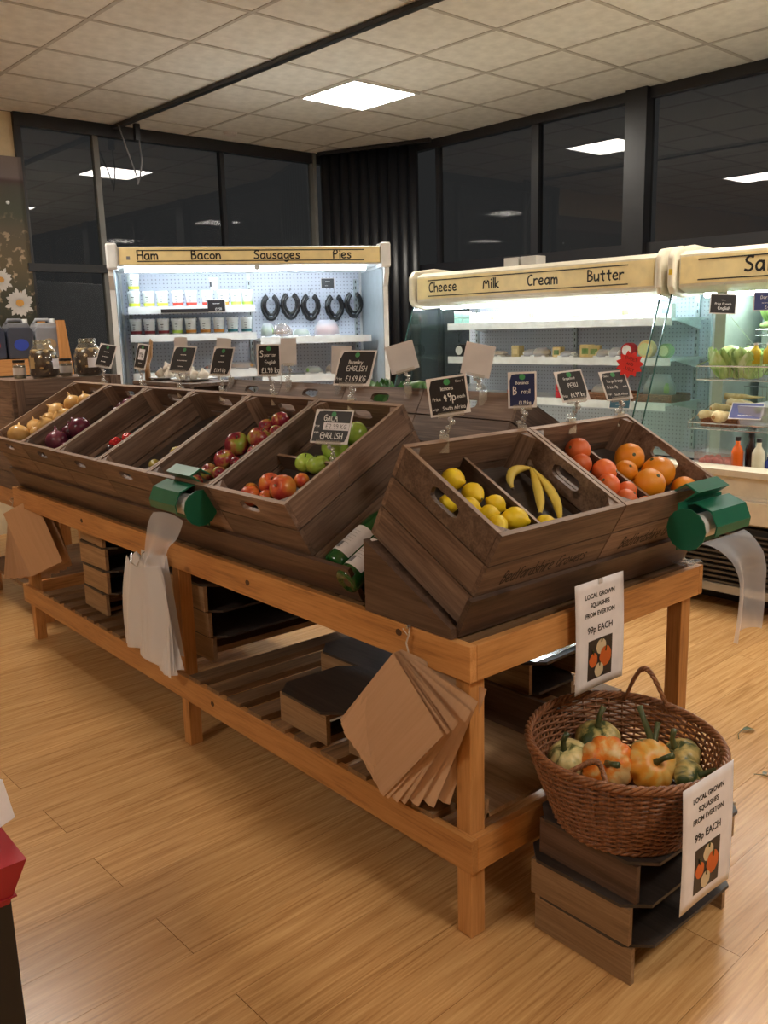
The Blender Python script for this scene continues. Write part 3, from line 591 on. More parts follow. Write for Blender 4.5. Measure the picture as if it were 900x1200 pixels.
disc(-1.735, 1.246, .045, WAXR, BRT, 'red waxed round cheese beside the red star on the dairy shelf'); disc(-3.10, 1.246, .045, SLATE, BRT, 'black round cheese at the left end of the middle dairy shelf')
k = 0
for x, z, c in ((-2.62, .991, 'r'), (-2.55, .991, 'r'), (-2.47, .991, 'm'), (-2.55, 1.036, 'r'), (-2.47, 1.036, 'm'), (-2.22, .991, 'r'), (-2.22, 1.036, 'r'), (-2.14, .991, 'k'), (-2.14, 1.036, 'k')):
    mt = {'r': WAXR, 'm': plain('wax_plum', (.22, .01, .06), .35), 'k': SLATE}[c]; nmn = {'r': 'red', 'm': 'plum', 'k': 'black'}[c]
    t = thing('wax_cheese', 'small %s waxed cheese on the lower dairy shelf, %s layer, %s from left' % (nmn, 'upper' if z > 1 else 'lower', nm[int((x + 2.63) / .08)]), 'cheese', rm(x, 3.34, z), ROT, 'small %s waxed cheeses' % nmn)
    MB().lathe([(.030, 0), (.034, .006), (.034, .036), (.030, .042), (.001, .043)], 18).build('cheese', mt, t, smooth=False)
    MB().lathe([(.0343, .012), (.0343, .028)], 18).build('label_band', BRT if c == 'k' else mt, t)
# wicker trays with wrapped bakes
def wicker_tray(x, y, z, w, d, h, label, base=None):
    t = thing('wicker_tray', label, 'basket', rm(x, y, z), ROT)
    for k in range(int(h / .009)):
        pts = []
        for (ax, ay, bx_, by_) in ((-w / 2, -d / 2, w / 2, -d / 2), (w / 2, -d / 2, w / 2, d / 2), (w / 2, d / 2, -w / 2, d / 2), (-w / 2, d / 2, -w / 2, -d / 2)):
            n = 12
            for i in range(n):
                q = i / n; s = .004 * (1 if (i + k) % 2 else -1); pts.append(((ax + (bx_ - ax) * q) * (1 + s * 2), (ay + (by_ - ay) * q) * (1 + s * 2), .006 + k * .009))
        o = MB().tube(pts, .0048, 4, closed=True).build('strand', WICK, t)
    MB().box(-w / 2, w / 2, -d / 2, d / 2, 0, .008).build('tray_base', WICK, t); return t
wicker_tray(-1.93, 3.42, .991, .30, .22, .045, 'wicker tray holding a yellow pack on the lower dairy shelf'); rpacket(-1.95, 3.42, 1.01, .16, .06, PKY, 'yellow topped pack in the wicker tray behind the price cards', 'packs in the wicker trays')
wicker_tray(-1.55, 3.42, .991, .26, .22, .045, 'wicker tray at the right end of the lower dairy shelf'); rpacket(-1.56, 3.42, 1.01, .22, .13, SAL, 'big puffed film bag in the right wicker tray', 'packs in the wicker trays')
card(rm(-1.70, 3.22, .995), (-.25, 0, PHI + .2), .13, .085, [('~~~', 0, .012, .014), ('~~~~', 0, -.022, .014)], 'blue black card on the lower dairy shelf beside the red star', face=plain('slate_teal', (.03, .10, .14), .4))
rpacket(-3.0, 3.4, .991, .2, .06, BRT, 'white pack at the left end of the lower dairy shelf', 'packs in the wicker trays')

# --- salad chiller goods
def wire_basket(x0, x1, y0, y1, z0, zf, zb, label):
    t = thing('wire_basket', label, 'basket', rm((x0 + x1) / 2, (y0 + y1) / 2, z0), ROT); a, b, c, d = (x0 - x1) / 2, (x1 - x0) / 2, (y0 - y1) / 2, (y1 - y0) / 2; hf, hb = zf - z0, zb - z0
    MB().tube([(a, c, hf), (b, c, hf), (b, d, hb), (a, d, hb)], .004, 5, closed=True).build('rim', METAL, t)
    MB().tube([(a, c, 0), (b, c, 0), (b, d, 0), (a, d, 0)], .003, 5, closed=True).build('bottom_wire', METAL, t)
    m = MB(); n = int((x1 - x0) / .025)
    for i in range(n + 1):
        x = a + (b - a) * i / n; m.tube([(x, c, hf), (x, c, 0), (x, d, 0), (x, d, hb)], .0013, 3)
    o = m.build('wires', METAL, t); o['kind'] = 'stuff'; return t
wire_basket(-1.08, .35, 2.96, 3.45, 1.155, 1.225, 1.32, 'chrome wire basket of lettuce in the salad chiller')
wire_basket(-1.10, .35, 2.93, 3.45, .905, .935, 1.09, 'lower chrome wire basket holding the parsnip tray in the salad chiller')
wire_basket(-.96, .5, 3.35, 3.66, 1.37, 1.40, 1.50, 'upper wire rack of bagged cucumbers and greens in the salad chiller')
LEAF = fruit('lettuce', [(.30, (.16, .34, .06)), (.55, (.40, .58, .20)), (.75, (.70, .80, .55))], 1.2, rough=.5); LEAFD = fruit('dark_leaf', [(.3, (.02, .09, .02)), (.7, (.10, .26, .07))], 2); CELERY = fruit('pale_stalk', [(.3, (.50, .62, .36)), (.7, (.78, .84, .66))], 2)
def leafy(name, loc, R, label, cat, mat, group=None, n=16, flat=.8, tilt=0):
    t = thing(name, label, cat, loc, (tilt, 0, random.uniform(0, 6)), group)
    MB().ball((0, 0, R * .75), R * .72, R * .72, R * .7, 12, 8).build('heart', mat, t, smooth=True)
    me = None
    for k in range(n):
        a = 2 * PI * k / n + (k % 3) * .3; lean = .35 + .5 * ((k * 7) % n) / n
        if me is None:
            def fn(p, q):
                w = R * .52 * math.sin(PI * min(1, .12 + q * .85)); xx = (p - .5) * 2
                return (xx * w, R * (.62 + .25 * math.sin(q * 2.2)) - R * .10 * xx * xx + R * .03 * math.sin(q * 17 + xx * 6), R * (q * 1.5) + R * .04 * math.sin(xx * 9 + q * 5))
            me = MB().grid(6, 7, fn).mesh('leaf', mat, True)
        inst('leaf', me, t, loc=(0, 0, 0), rot=(-lean * .35, random.uniform(-.15, .15), a))
    return t
leafy('lettuce', rm(-.97, 3.10, 1.175), .105, 'leafy green lettuce at the left of the upper wire basket', 'lettuce', LEAF)
leafy('lettuce', rm(-.86, 3.09, 1.175), .10, 'pale hearted lettuce beside the bottles in the upper wire basket', 'lettuce', LEAF)
leafy('lettuce', rm(-.90, 3.30, 1.18), .085, 'curly lettuce at the back of the upper wire basket', 'lettuce', LEAF)
leafy('cabbage', rm(-.62, 3.10, 1.165), .075, 'dark green cabbage under the small bottles', 'cabbage', LEAFD)
def bottle(name, loc, r_, h, neck, mat, capm, label, group=None, lab=None, rot=(0, 0, 0), cat='bottle', glass=None):
    t = thing(name, label, cat, loc, rot, group)
    MB().lathe([(r_ * .92, 0), (r_, r_ * .15), (r_, h * .62), (r_ * .8, h * .70), (neck, h * .80), (neck, h * .95), (.001, h * .95)], 18).build('bottle_body', mat, t, smooth=True)
    MB().lathe([(neck * 1.15, h * .90), (neck * 1.15, h), (.001, h)], 14).build('cap', capm, t)
    if lab: MB().lathe([(r_ * 1.01, h * .15), (r_ * 1.01, h * .45)], 18).build('label', lab, t)
    return t
OILC = plain('oil_gold', (.50, .38, .03), .15); PINKC = plain('juice_pink', (.70, .30, .22), .2)
for i, (x, y, mt, c) in enumerate(((-.80, 3.02, OILC, 'gold'), (-.735, 3.02, OILC, 'second gold'), (-.68, 3.02, PINKC, 'pink'), (-.62, 3.03, PINKC, 'second pink'))):
    bottle('dressing_bottle', rm(x, y, 1.235), .025, .105, .010, mt, BRT, '%s dressing bottle at the front of the lettuce basket' % c, 'dressing bottles')
for i in range(3): bottle('milk_bottle', rm(-.80 + i * .055, 3.30, 1.27), .022, .10, .012, plain('milk_white', (.8, .8, .8), .3), BRT, 'small white bottle with printed cap behind the dressings, %s' % nm[i], 'small white bottles')
def cuke(loc, ln, r_, rot, label):
    t = thing('cucumber', label, 'cucumber', loc, rot, 'bagged green vegetables on the upper rack')
    MB().tube([(-ln / 2 + ln * i / 8, 0, .01 * math.sin(i / 8 * PI)) for i in range(9)], [r_ * .5, r_ * .9, r_, r_, r_, r_, r_, r_ * .9, r_ * .4], 10).build('cucumber_body', LEAF, t, smooth=True); MB().ball((-ln / 2, 0, 0), .006, n=6, m=4).build('stalk', STEM, t)
for i in range(4): cuke(rm(-.80 + .02 * i, 3.38 + .045 * i, 1.42 + .03 * (i % 2)), .30, .024, (0, 0, PHI + .05 * i), 'pale green cucumber lying on the upper rack, %s from the front' % nm[i])
leafy('cabbage', rm(-.88, 3.42, 1.44), .075, 'round green cabbage at the left of the upper rack', 'cabbage', LEAF); leafy('cabbage', rm(-.74, 3.36, 1.44), .08, 'round green cabbage behind the blue price card', 'cabbage', LEAF)
card(rm(-.965, 2.98, 1.535), (-.1, .06, PHI + .7), .130, .10, [('~~~', .0, .016, .009), ('Price £1 each', 0, -.004, .010), ('English', .006, -.028, .015)], 'black price card reading English hung in the salad chiller')
tag(MB().tube([(0, 0, 0), (0, 0, .05)], .002, 4).tube([(.01, 0, -.08), (.07, .2, -.26)], .0012, 4).build('card_wire', METAL, None, loc=rm(-.965, 2.985, 1.585)), 'thin wire holding the English price card', 'wire')
card(rm(-.745, 2.98, 1.54), (0, 0, PHI + .75), .12, .09, [('Dorset', .005, .012, .016), ('~~~', -.005, -.012, .012), ('£~', .005, -.034, .014)], 'blue black price card cut by the right edge of the view', face=plain('slate_blue', (.05, .07, .22), .4))
PARS = fruit('parsnip', [(.3, (.60, .46, .20)), (.7, (.80, .70, .42))], 3, rough=.6)
wicker_tray(-.955, 3.16, .912, .20, .36, .045, 'brown wicker tray of parsnips in the lower wire basket')
for i, (dx, dy, dz, a, ln, rr) in enumerate(((-.05, -.10, .03, .4, .11, .022), (.03, -.12, .035, 1.2, .12, .026), (-.03, -.02, .04, .9, .12, .022), (.02, .03, .05, .2, .10, .022), (-.02, .12, .055, .15, .20, .016), (.04, .08, .03, -.3, .13, .02))):
    p = rm(-.955 + dx, 3.12 + dy * 1.1, .935 + dz + .25 * (dy + .12)); ln *= 1.25; rr *= 1.25; t = thing('parsnip', 'cream parsnip lying in the brown wicker tray, %s from the front' % nm[i], 'parsnip', p, (0, 0, a), 'parsnips in the wicker tray')
    MB().tube([(-ln / 2 + ln * k / 7, 0, .002 * math.sin(k * 2)) for k in range(8)], [rr * .6, rr, rr * .98, rr * .85, rr * .66, rr * .45, rr * .28, rr * .1], 9).build('root', PARS, t, smooth=True)
    MB().lathe([(rr * .4, -.004), (rr * .32, .003), (.001, .001)], 8, Matrix.Translation((-ln / 2 - .002, 0, 0)) @ Matrix.Rotation(-PI / 2, 4, 'Y')).build('crown', PIE, t)
t = thing('clear_crate', 'clear plastic bin of green sprouts beside the parsnips', 'bin', rm(-.67, 3.10, .930), ROT); MB().prism([(-.15, 0), (.15, 0), (.17, .10), (-.17, .10)], -.16, .16, 'y').build('bin_body', FILM, t)
for i in range(26):
    p = rm(-.67 + random.uniform(-.12, .12), 3.10 + random.uniform(-.13, .13), .955 + random.uniform(0, .065))
    if i == 0:
        sp = thing('sprout', 'small round green sprout in the clear bin', 'sprout', p, ROT, 'sprouts in the clear bin'); MB().ball((0, 0, 0), .019, n=10, m=6).build('sprout_body', LEAF, sp, smooth=True)
        for q in range(3): MB().grid(3, 3, lambda a, b: (.0205 * math.sin(a * 1.6 + q * 2) * math.cos(b * 1.5 - .6), .0205 * math.cos(a * 1.6 + q * 2) * math.cos(b * 1.5 - .6), .0205 * math.sin(b * 1.5 - .6))).build('leaf', LEAFD, sp, smooth=True)
    else: dup(sp, p, (random.random() * 6, random.random() * 6, 0))
card(rm(-.80, 2.955, 1.005), (-.7, 0, PHI + .15), .16, .10, [('~~~~', 0, -.035, .02), ('~~~', 0, .0, .02)], 'tilted white and blue card propped on the parsnip basket', face=plain('slate_violet', (.10, .12, .30), .4))
TOM = fruit('tomato', [(.3, (.45, .02, .02)), (.7, (.62, .08, .06))], 2, rough=.25)
t = thing('punnet', 'clear lidded punnet of small tomatoes in the base of the salad chiller', 'punnet', rm(-.915, 2.93, .722), ROT); MB().box(-.10, .10, -.08, .08, 0, .075).build('punnet_body', CLEAR, t)
for i in range(14):
    x, y = -.07 + .035 * (i % 5), -.05 + .05 * (i // 5); p = rm(-.915 + x, 2.93 + y, .745 + .004 * (i % 3)); q = thing('small_tomato', 'small red tomato inside the clear punnet', 'tomato', p, (random.random(), 0, 0), 'tomatoes in the punnet'); MB().ball((0, 0, 0), .018, n=10, m=7).build('tomato_body', TOM, q, smooth=True)
SAUCE = plain('sauce_orange', (.75, .13, .01), .2); DRES = plain('dressing_cream', (.66, .62, .46), .25)
bottle('sauce_bottle', rm(-.808, 2.90, .685), .029, .195, .012, SAUCE, SLATE, 'orange sauce bottle with a black cap in the salad chiller base', lab=None); 
bottle('sauce_bottle', rm(-.768, 2.96, .685), .026, .21, .012, plain('sauce_dark', (.03, .012, .01), .15), SLATE, 'dark sauce bottle just behind the orange one')
bottle('sauce_bottle', rm(-.700, 2.90, .685), .031, .195, .012, DRES, SLATE, 'cream coloured dressing bottle at the right edge of the view')
bottle('sauce_bottle', rm(-.66, 2.94, .68), .026, .12, .012, plain('sauce_blue', (.03, .05, .25), .2), BRT, 'short blue and white bottle at the right edge of the view')
tag(MB().box(-.9, .05, 3.0, 3.5, .66, .668).build('base_tray', WHITE, None, loc=rm(0, 0, 0), rot=ROT), 'white tray floor in the base of the salad chiller', 'tray')

# ------------------------------------------------------------ the pine bench
BL, BWD, BH, RA, PT = 3.04, .975, .76, .087, .022
bench = thing('display_bench', 'long slatted pine bench carrying the tilted crates', 'bench', (0, 0, 0))
for z1 in (BH, .28):
    MB().box(-BL, 0, 0, PT, z1 - RA, z1).build('rail', PX, bench, bevel=.002); MB().box(-BL, 0, BWD - PT, BWD, z1 - RA, z1).build('rail', PX, bench, bevel=.002)
    MB().box(-PT + .0005, .0005, PT, BWD - PT, z1 - RA, z1).build('end_rail', PY, bench, bevel=.002); MB().box(-BL, -BL + PT, PT, BWD - PT, z1 - RA, z1).build('end_rail', PY, bench, bevel=.002)
for x in (-.022, -1.42, -2.97):
    for y in (PT, BWD - PT - .048): MB().box(x - .048, x, y, y + .048, 0, BH - .015).build('leg', PZ, bench, bevel=.003)
ms = MB().box(0, .115, PT, BWD - PT, -.018, 0).mesh('top_slat', SL)
for k in range(24): inst('top_slat', ms, bench, (-3.01 + k * .124, 0, BH - .004))
ms = MB().box(0, .078, .004, BWD - .004, -.018, .004).mesh('shelf_slat', SL)
k = 0; x = -2.90
while x < -.16:
    if not (-1.56 < x < -1.40 or x < -2.88): inst('shelf_slat', ms, bench, (x, 0, .288))
    x += .128
    k += 1
MB().box(-2.3, -1.95, .3, .95, .262, .279).build('shelf_board', SL, bench); MB().box(-.62, -.12, .2, .93, .262, .2695).build('shelf_board', SL, bench)
KN = plain('knot', (.07, .028, .012), .5)
m = MB()
for x, z in ((-.93, .718), (-.24, .735), (-1.2, .24), (-2.2, .72)): m.prism([(x + .011 * math.cos(a * .7854), z + .009 * math.sin(a * .7854)) for a in range(8)], -.0012, .001, 'y')
m.build('knot', KN, bench)
# far bench beyond, and what stands on it
fb = thing('display_bench', 'second pine bench beyond the far end of the long one', 'bench', (-3.2, .12, 0))
for x in (-.90, -.07):
    for y in (0, .62): MB().box(x, x + .07, y, y + .07, 0, .66).build('leg', PZ, fb)
MB().box(-.95, 0.0, -.02, .0, .60, .70).build('rail', PX, fb); MB().box(-.95, 0, .69, .71, .60, .70).build('rail', PX, fb); MB().box(-.02, .0, 0, .69, .60, .70).build('end_rail', PY, fb)
for k in range(6): MB().box(-.94 + k * .155, -.80 + k * .155, 0, .69, .68, .698).build('top_slat', PY, fb)
MB().box(-.9, 0, .0, .68, .16, .18).build('lower_shelf', SL, fb)

# ------------------------------------------------------------ bushel crates
T = math.radians(28.6)
def plate_hole(w, h, t, hw, hh, cz):
    """plank w x h x t (x, z, y) with an oblong hand hole centred at height cz"""
    angs = sorted(set([round(math.atan2(b, a), 5) for a, b in ((w / 2, h - cz), (-w / 2, h - cz), (-w / 2, -cz), (w / 2, -cz))] + [round(-PI + 2 * PI * (k + .5) / 20, 5) for k in range(20)]))
    mb = MB(); inn, out = [], []
    for a in angs:
        ca, sa = math.cos(a), math.sin(a)
        q = min((w / 2) / abs(ca) if abs(ca) > 1e-6 else 9, ((h - cz) if sa > 0 else cz) / abs(sa) if abs(sa) > 1e-6 else 9); out.append((ca * q, cz + sa * q))
        # stadium
        r_ = hh; L_ = hw - hh; q = r_ / max(abs(sa), 1e-6)
        if abs(ca) * q <= L_: p = (ca * q, sa * q)
        else:
            b = L_ * abs(ca); q = b + math.sqrt(max(0, b * b - L_ * L_ + r_ * r_)); p = (ca * q, sa * q)
        inn.append((p[0], cz + p[1]))
    n = len(angs); vs = []
    for y in (0, t): vs += [(a, y, c) for a, c in out] + [(a, y, c) for a, c in inn]
    fs = []; ms = []
    for i in range(n):
        j = (i + 1) % n
        fs += [(i, j, n + j, n + i), (2 * n + j, 2 * n + i, 3 * n + i, 3 * n + j), (j, i, 2 * n + i, 2 * n + j), (n + i, n + j, 3 * n + j, 3 * n + i)]; 
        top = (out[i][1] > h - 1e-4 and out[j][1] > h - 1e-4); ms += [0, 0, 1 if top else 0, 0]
    mb.v = vs; mb.f = fs; mb.m = ms; return mb
def make_crate(label, W_, L_, Hc, holes, div=None, script=False, group=None):
    """W_ along local x, L_ along local y; holes: 'v' = in the two ends at y 0 / L, 'u' = in the two sides"""
    t = thing('wooden_crate', label, 'crate', group=group); th = .013; n = 3; ph_ = Hc / n; g = .004; cache = {}
    mxx, myy = WX, WY
    for s in (0, 1):
        y = 0 if s == 0 else L_ - th
        for k in range(n):
            top = k == n - 1; z = k * ph_
            if holes == 'v' and top:
                mb = plate_hole(W_, ph_ - g, th, .048, .015, ph_ * .52)
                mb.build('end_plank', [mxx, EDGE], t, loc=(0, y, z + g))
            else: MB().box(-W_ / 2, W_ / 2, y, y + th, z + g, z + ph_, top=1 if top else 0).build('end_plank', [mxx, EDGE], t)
        x = -W_ / 2 if s == 0 else W_ / 2 - th
        for k in range(n):
            top = k == n - 1; z = k * ph_
            if holes == 'u' and top:
                mb = plate_hole(L_ - 2 * th - .002, ph_ - g, th, .050, .017, ph_ * .52)
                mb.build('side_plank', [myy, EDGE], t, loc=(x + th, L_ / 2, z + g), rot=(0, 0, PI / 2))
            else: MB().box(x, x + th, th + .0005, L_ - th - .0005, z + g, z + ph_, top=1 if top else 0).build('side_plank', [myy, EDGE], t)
    nb = 4; w = (W_ - 2 * th) / nb
    for k in range(nb): MB().box(-W_ / 2 + th + k * w + .002, -W_ / 2 + th + (k + 1) * w - .002, th, L_ - th, .002, .012).build('bottom_board', WY, t)
    c = .036
    for sx in (-1, 1):
        for sy, y in ((1, th), (-1, L_ - th)):
            x = sx * (W_ / 2 - th); MB().prism([(x, y), (x - sx * c, y), (x, y + sy * c)] if sx * sy < 0 else [(x, y), (x, y + sy * c), (x - sx * c, y)], .012, Hc - .004).build('corner_post', [WZ], t)
    if div is not None:
        kind, pos, zt = div
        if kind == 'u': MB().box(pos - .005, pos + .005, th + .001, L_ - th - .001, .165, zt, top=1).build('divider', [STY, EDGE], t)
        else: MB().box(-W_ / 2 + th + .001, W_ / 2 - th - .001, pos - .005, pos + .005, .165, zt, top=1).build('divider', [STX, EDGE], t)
    if script:
        m = MB(); lettering(m, 'Bedfordshire Growers', .038, 0, .115, w=.10, italic=.35, squash=.62, place=lambda a, cc, d: (a, -d, cc)); m.build('script_lettering', plain('burnt_script', (.022, .013, .010), .7), t)
    return t
def put(t, loc, rz, tilt=T): t.location = loc; t.rotation_euler = (tilt, 0, rz); return t
CI = {}     # crate frames for placing goods
def frame(key, loc, rz): CI[key] = Matrix.Translation(loc) @ Matrix.Rotation(rz, 4, 'Z') @ Matrix.Rotation(T, 4, 'X')
names = ['yellow onions, farthest left of the front row', 'red onions, second of the front row', 'one red pepper, third of the front row', 'two pears, fourth of the front row', 'red and green apples, fifth of the front row', 'nectarines and green cooking apples, nearest of the front row']
cA1 = make_crate('x', .402, .485, .27, 'v', group='tilted crates of the front row')
cDiv = make_crate('x', .402, .485, .27, 'v', div=('v', .25, .215), group='tilted crates of the front row')
for k in range(6):
    loc = (-2.828 + .405 * k, .056, .775); frame('r%d' % (k + 1), loc, 0); lab = 'tilted dark wooden crate holding ' + names[k]
    c = cDiv if k == 5 else (cA1 if k == 0 else dup(cA1)); c['label'] = lab; put(c, loc, 0)
for k in range(4):
    c = dup(cA1, label=['back row crate nearest the viewer, facing away, hand hole under the lemons card', 'second back row crate, hand hole beside the blank raised card', 'third back row crate, seen behind the cooking apple card', 'fourth back row crate, seen from behind between the price cards', 'fifth and farthest back row crate, facing away'][k], group='tilted crates of the back row')
    put(c, (-.60 - .405 * k, .92, .795), PI)
eL = make_crate('tilted crate of lemons and bananas at the near end of the bench', .452, .36, .27, 'u', div=('u', .0, .212), script=True, group='tilted crates at the bench end'); put(eL, (-.072, .268, .778), PI / 2); frame('e1', (-.072, .268, .778), PI / 2)
eR = dup(eL, label='tilted crate of oranges and red grapefruit at the bench end, right'); put(eR, (-.072, .724, .778), PI / 2); frame('e2', (-.072, .724, .778), PI / 2)
def at(key, u_, v_, w_): p = CI[key] @ Vector((u_, v_, w_)); return tuple(p)
# inserts: the dark riser boards the produce lies on
def make_insert(W_, L_, h=.10, mat_top=RTOP):
    t = thing('riser_tray', 'x', 'riser'); c = .045; a, b = W_ / 2, L_ / 2
    MB().prism([(-a + c, -b), (a - c, -b), (a, -b + c), (a, b - c), (a - c, b), (-a + c, b), (-a, b - c), (-a, -b + c)], h - .008, h).build('top_board', mat_top, t)
    for s in (-1, 1): MB().box(-a + c, a - c, s * (b - .012) - .008, s * (b - .012) + .008, 0, h - .008).build('side_board', RPX, t)
    MB().box(-a + .004, -a + .020, -b + c, b - c, 0, h - .008).build('end_board', RPY, t)
    return t
ins = make_insert(.368, .45)
for k in range(6):
    c = ins if k == 0 else dup(ins)
    c['label'] = 'dark board under the produce inside the crate of ' + names[k].split(',')[0]; c['group'] = 'riser boards inside the crates'; c.location = at('r%d' % (k + 1), 0, .2425, .063); c.rotation_euler = (T, 0, 0)
ie = make_insert(.418, .325)
for k in (1, 2):
    c = ie if k == 1 else dup(ie); c['label'] = 'dark board under the %s inside the end crate' % ('lemons', 'oranges')[k - 1]; c['group'] = 'riser boards inside the crates'; c.location = at('e%d' % k, 0, .18, .063); c.rotation_euler = (T, 0, PI / 2)
# angled stands that tilt the crates
def stand(label, loc, rz, x0, x1, depth, wedges, L_):
    t = thing('tilt_stand', label, 'stand', loc, (0, 0, rz)); s, c = math.sin(T), math.cos(T)
    MB().prism([(0.006, .0), (L_ * c, L_ * s), (L_ * c + .006, L_ * s - .012), (.022, .0)], x0 + .02, x1 - .02, 'x').build('sloping_board', STX, t)
    lh = .098; MB().prism([(-.002, -.002), (-.002 - s * lh, c * lh), (-.012 - s * lh, c * lh - .006), (-.014, -.014)], x0 + .019, x1, 'x').build('front_lip', STX, t)
    for xa, xb, lift in wedges: MB().prism([(-.012, -.014), (L_ * c, -.014), (L_ * c, L_ * s + lift), (-.012, lift)], xa, xb, 'x').build('side_wedge', STY, t)
    return t
stand('long dark angled stand under the front row of crates', (0, .056, .774), 0, -3.06, -.43, .4, [(-3.06, -3.042, .0), (-1.7, -1.682, -.022), (-.55, -.532, -.022)], .42)
stand('dark angled stand with a wedge side under the end crates', (-.072, 0, .776), PI / 2, .0, .955, .3, [(.0, .018, .010), (.46, .478, -.022), (.938, .956, .01)], .335)
stand('dark angled stand under the back row of crates', (0, .92, .793), PI, .38, 2.06, .4, [(.38, .398, -.022), (2.04, 2.058, -.022)], .42)
for k_, z_ in ((0, 0),):
    pass

# ------------------------------------------------------------ produce
FR={'onion r1': [(-0.125, 0.092, 0.222, 0.051), (-0.142, 0.182, 0.208, 0.038), (-0.025, 0.193, 0.212, 0.042), (-0.137, 0.307, 0.213, 0.043), (-0.089, 0.38, 0.213, 0.043), (-0.016, 0.414, 0.208, 0.038), (-0.092, 0.239, 0.208, 0.038), (-0.014, 0.272, 0.208, 0.038), (-0.083, 0.155, 0.198, 0.028), (-0.063, 0.315, 0.198, 0.028)], 'red_onion r2': [(-0.038, 0.205, 0.222, 0.052), (-0.144, 0.19, 0.206, 0.036), (-0.071, 0.102, 0.222, 0.051), (-0.149, 0.119, 0.201, 0.031), (0.001, 0.102, 0.196, 0.026), (-0.008, 0.376, 0.196, 0.026), (0.013, 0.434, 0.201, 0.031), (-0.04, 0.419, 0.194, 0.024)], 'red_pepper r3': [(-0.06, 0.183, 0.196, 0.026), (-0.034, 0.226, 0.194, 0.024)], 'dark r3': [(-0.031, 0.142, 0.194, 0.024)], 'pear r4': [(-0.009, 0.113, 0.195, 0.025), (0.038, 0.19, 0.199, 0.029)], 'apple r5': [(-0.006, 0.431, 0.204, 0.034), (-0.059, 0.4, 0.197, 0.027), (0.022, 0.382, 0.194, 0.024), (0.014, 0.321, 0.21, 0.04), (-0.055, 0.271, 0.214, 0.043), (0.048, 0.265, 0.196, 0.026), (-0.033, 0.194, 0.207, 0.036), (0.025, 0.201, 0.194, 0.024), (-0.051, 0.132, 0.199, 0.029), (0.002, 0.139, 0.194, 0.024), (-0.061, 0.079, 0.194, 0.024)], 'nectar r6': [(-0.156, 0.096, 0.194, 0.024), (-0.109, 0.064, 0.203, 0.032), (-0.083, 0.128, 0.205, 0.035), (0.003, 0.115, 0.211, 0.04), (0.01, 0.177, 0.194, 0.024), (-0.048, 0.081, 0.194, 0.024)], 'bramley r6': [(0.033, 0.4, 0.209, 0.039), (0.021, 0.321, 0.212, 0.041), (-0.046, 0.247, 0.203, 0.033), (0.023, 0.245, 0.205, 0.035), (-0.151, 0.436, 0.199, 0.029)], 'lemon e1': [(-0.096, 0.282, 0.202, 0.032), (-0.17, 0.209, 0.196, 0.026), (-0.082, 0.22, 0.201, 0.031), (-0.125, 0.182, 0.197, 0.026), (-0.043, 0.173, 0.197, 0.026), (-0.108, 0.101, 0.199, 0.028), (-0.044, 0.104, 0.203, 0.033), (-0.088, 0.149, 0.194, 0.024)], 'lemonb e1': [(0.036, 0.072, 0.196, 0.026)], 'grape e2': [(-0.037, 0.303, 0.207, 0.037), (-0.079, 0.25, 0.201, 0.031), (-0.036, 0.199, 0.206, 0.036), (-0.081, 0.146, 0.203, 0.033), (-0.073, 0.082, 0.2, 0.03), (-0.027, 0.116, 0.197, 0.027), (-0.027, 0.047, 0.197, 0.027)], 'orange e2': [(0.113, 0.227, 0.213, 0.043), (0.047, 0.183, 0.204, 0.034), (0.054, 0.106, 0.215, 0.044), (0.139, 0.14, 0.218, 0.048), (0.171, 0.059, 0.209, 0.039), (0.086, 0.047, 0.195, 0.025)]}
FRUITS = {
 'onion': (fruit('onion_skin', [(.25, (.45, .22, .06)), (.55, (.66, .40, .14)), (.8, (.78, .56, .28))], .8, unit=.075, rough=.3), 'yellow onion', 'onion'),
 'red_onion': (fruit('red_onion_skin', [(.3, (.045, .008, .022)), (.6, (.13, .022, .05)), (.8, (.30, .12, .14))], .9, unit=.075, rough=.25), 'red onion', 'onion'),
 'red_pepper': (fruit('pepper_red', [(.3, (.50, .01, .02)), (.7, (.65, .04, .04))], 1, unit=.075, rough=.2), 'red pepper', 'pepper'),
 'dark': (fruit('dark_skin', [(.3, (.02, .008, .01)), (.7, (.05, .02, .02))], 1, unit=.075, rough=.3), 'beetroot', 'beetroot'),
 'pear': (fruit('pear_skin', [(.3, (.30, .26, .04)), (.7, (.48, .38, .08))], 1.5, unit=.075, rough=.4), 'pear', 'pear'),
 'apple': (fruit('apple_red_green', [(.34, (.30, .40, .06)), (.44, (.42, .20, .06)), (.52, (.30, .03, .045)), (.7, (.12, .010, .03))], 1.0, unit=.075, rough=.25), 'apple', 'apple'),
 'nectar': (fruit('nectarine', [(.36, (.75, .30, .05)), (.52, (.68, .13, .04)), (.7, (.42, .03, .03))], 1.1, unit=.075, rough=.3), 'nectarine', 'nectarine'),
 'bramley': (fruit('apple_green', [(.3, (.26, .42, .04)), (.7, (.42, .58, .10))], 1.0, unit=.075, rough=.25), 'cooking_apple', 'apple'),
 'lemon': (fruit('lemon_skin', [(.3, (.88, .58, .01)), (.7, (.92, .70, .03))], 1.0, unit=.075, rough=.35, bump=.3), 'lemon', 'lemon'),
 'grape': (fruit('grapefruit_skin', [(.3, (.72, .10, .02)), (.7, (.80, .20, .05))], 1.0, unit=.075, rough=.35, bump=.25), 'red_grapefruit', 'grapefruit'),
 'orange': (fruit('orange_skin', [(.3, (.78, .24, .005)), (.7, (.86, .33, .015))], 1.0, unit=.075, rough=.35, bump=.35), 'orange', 'orange')}
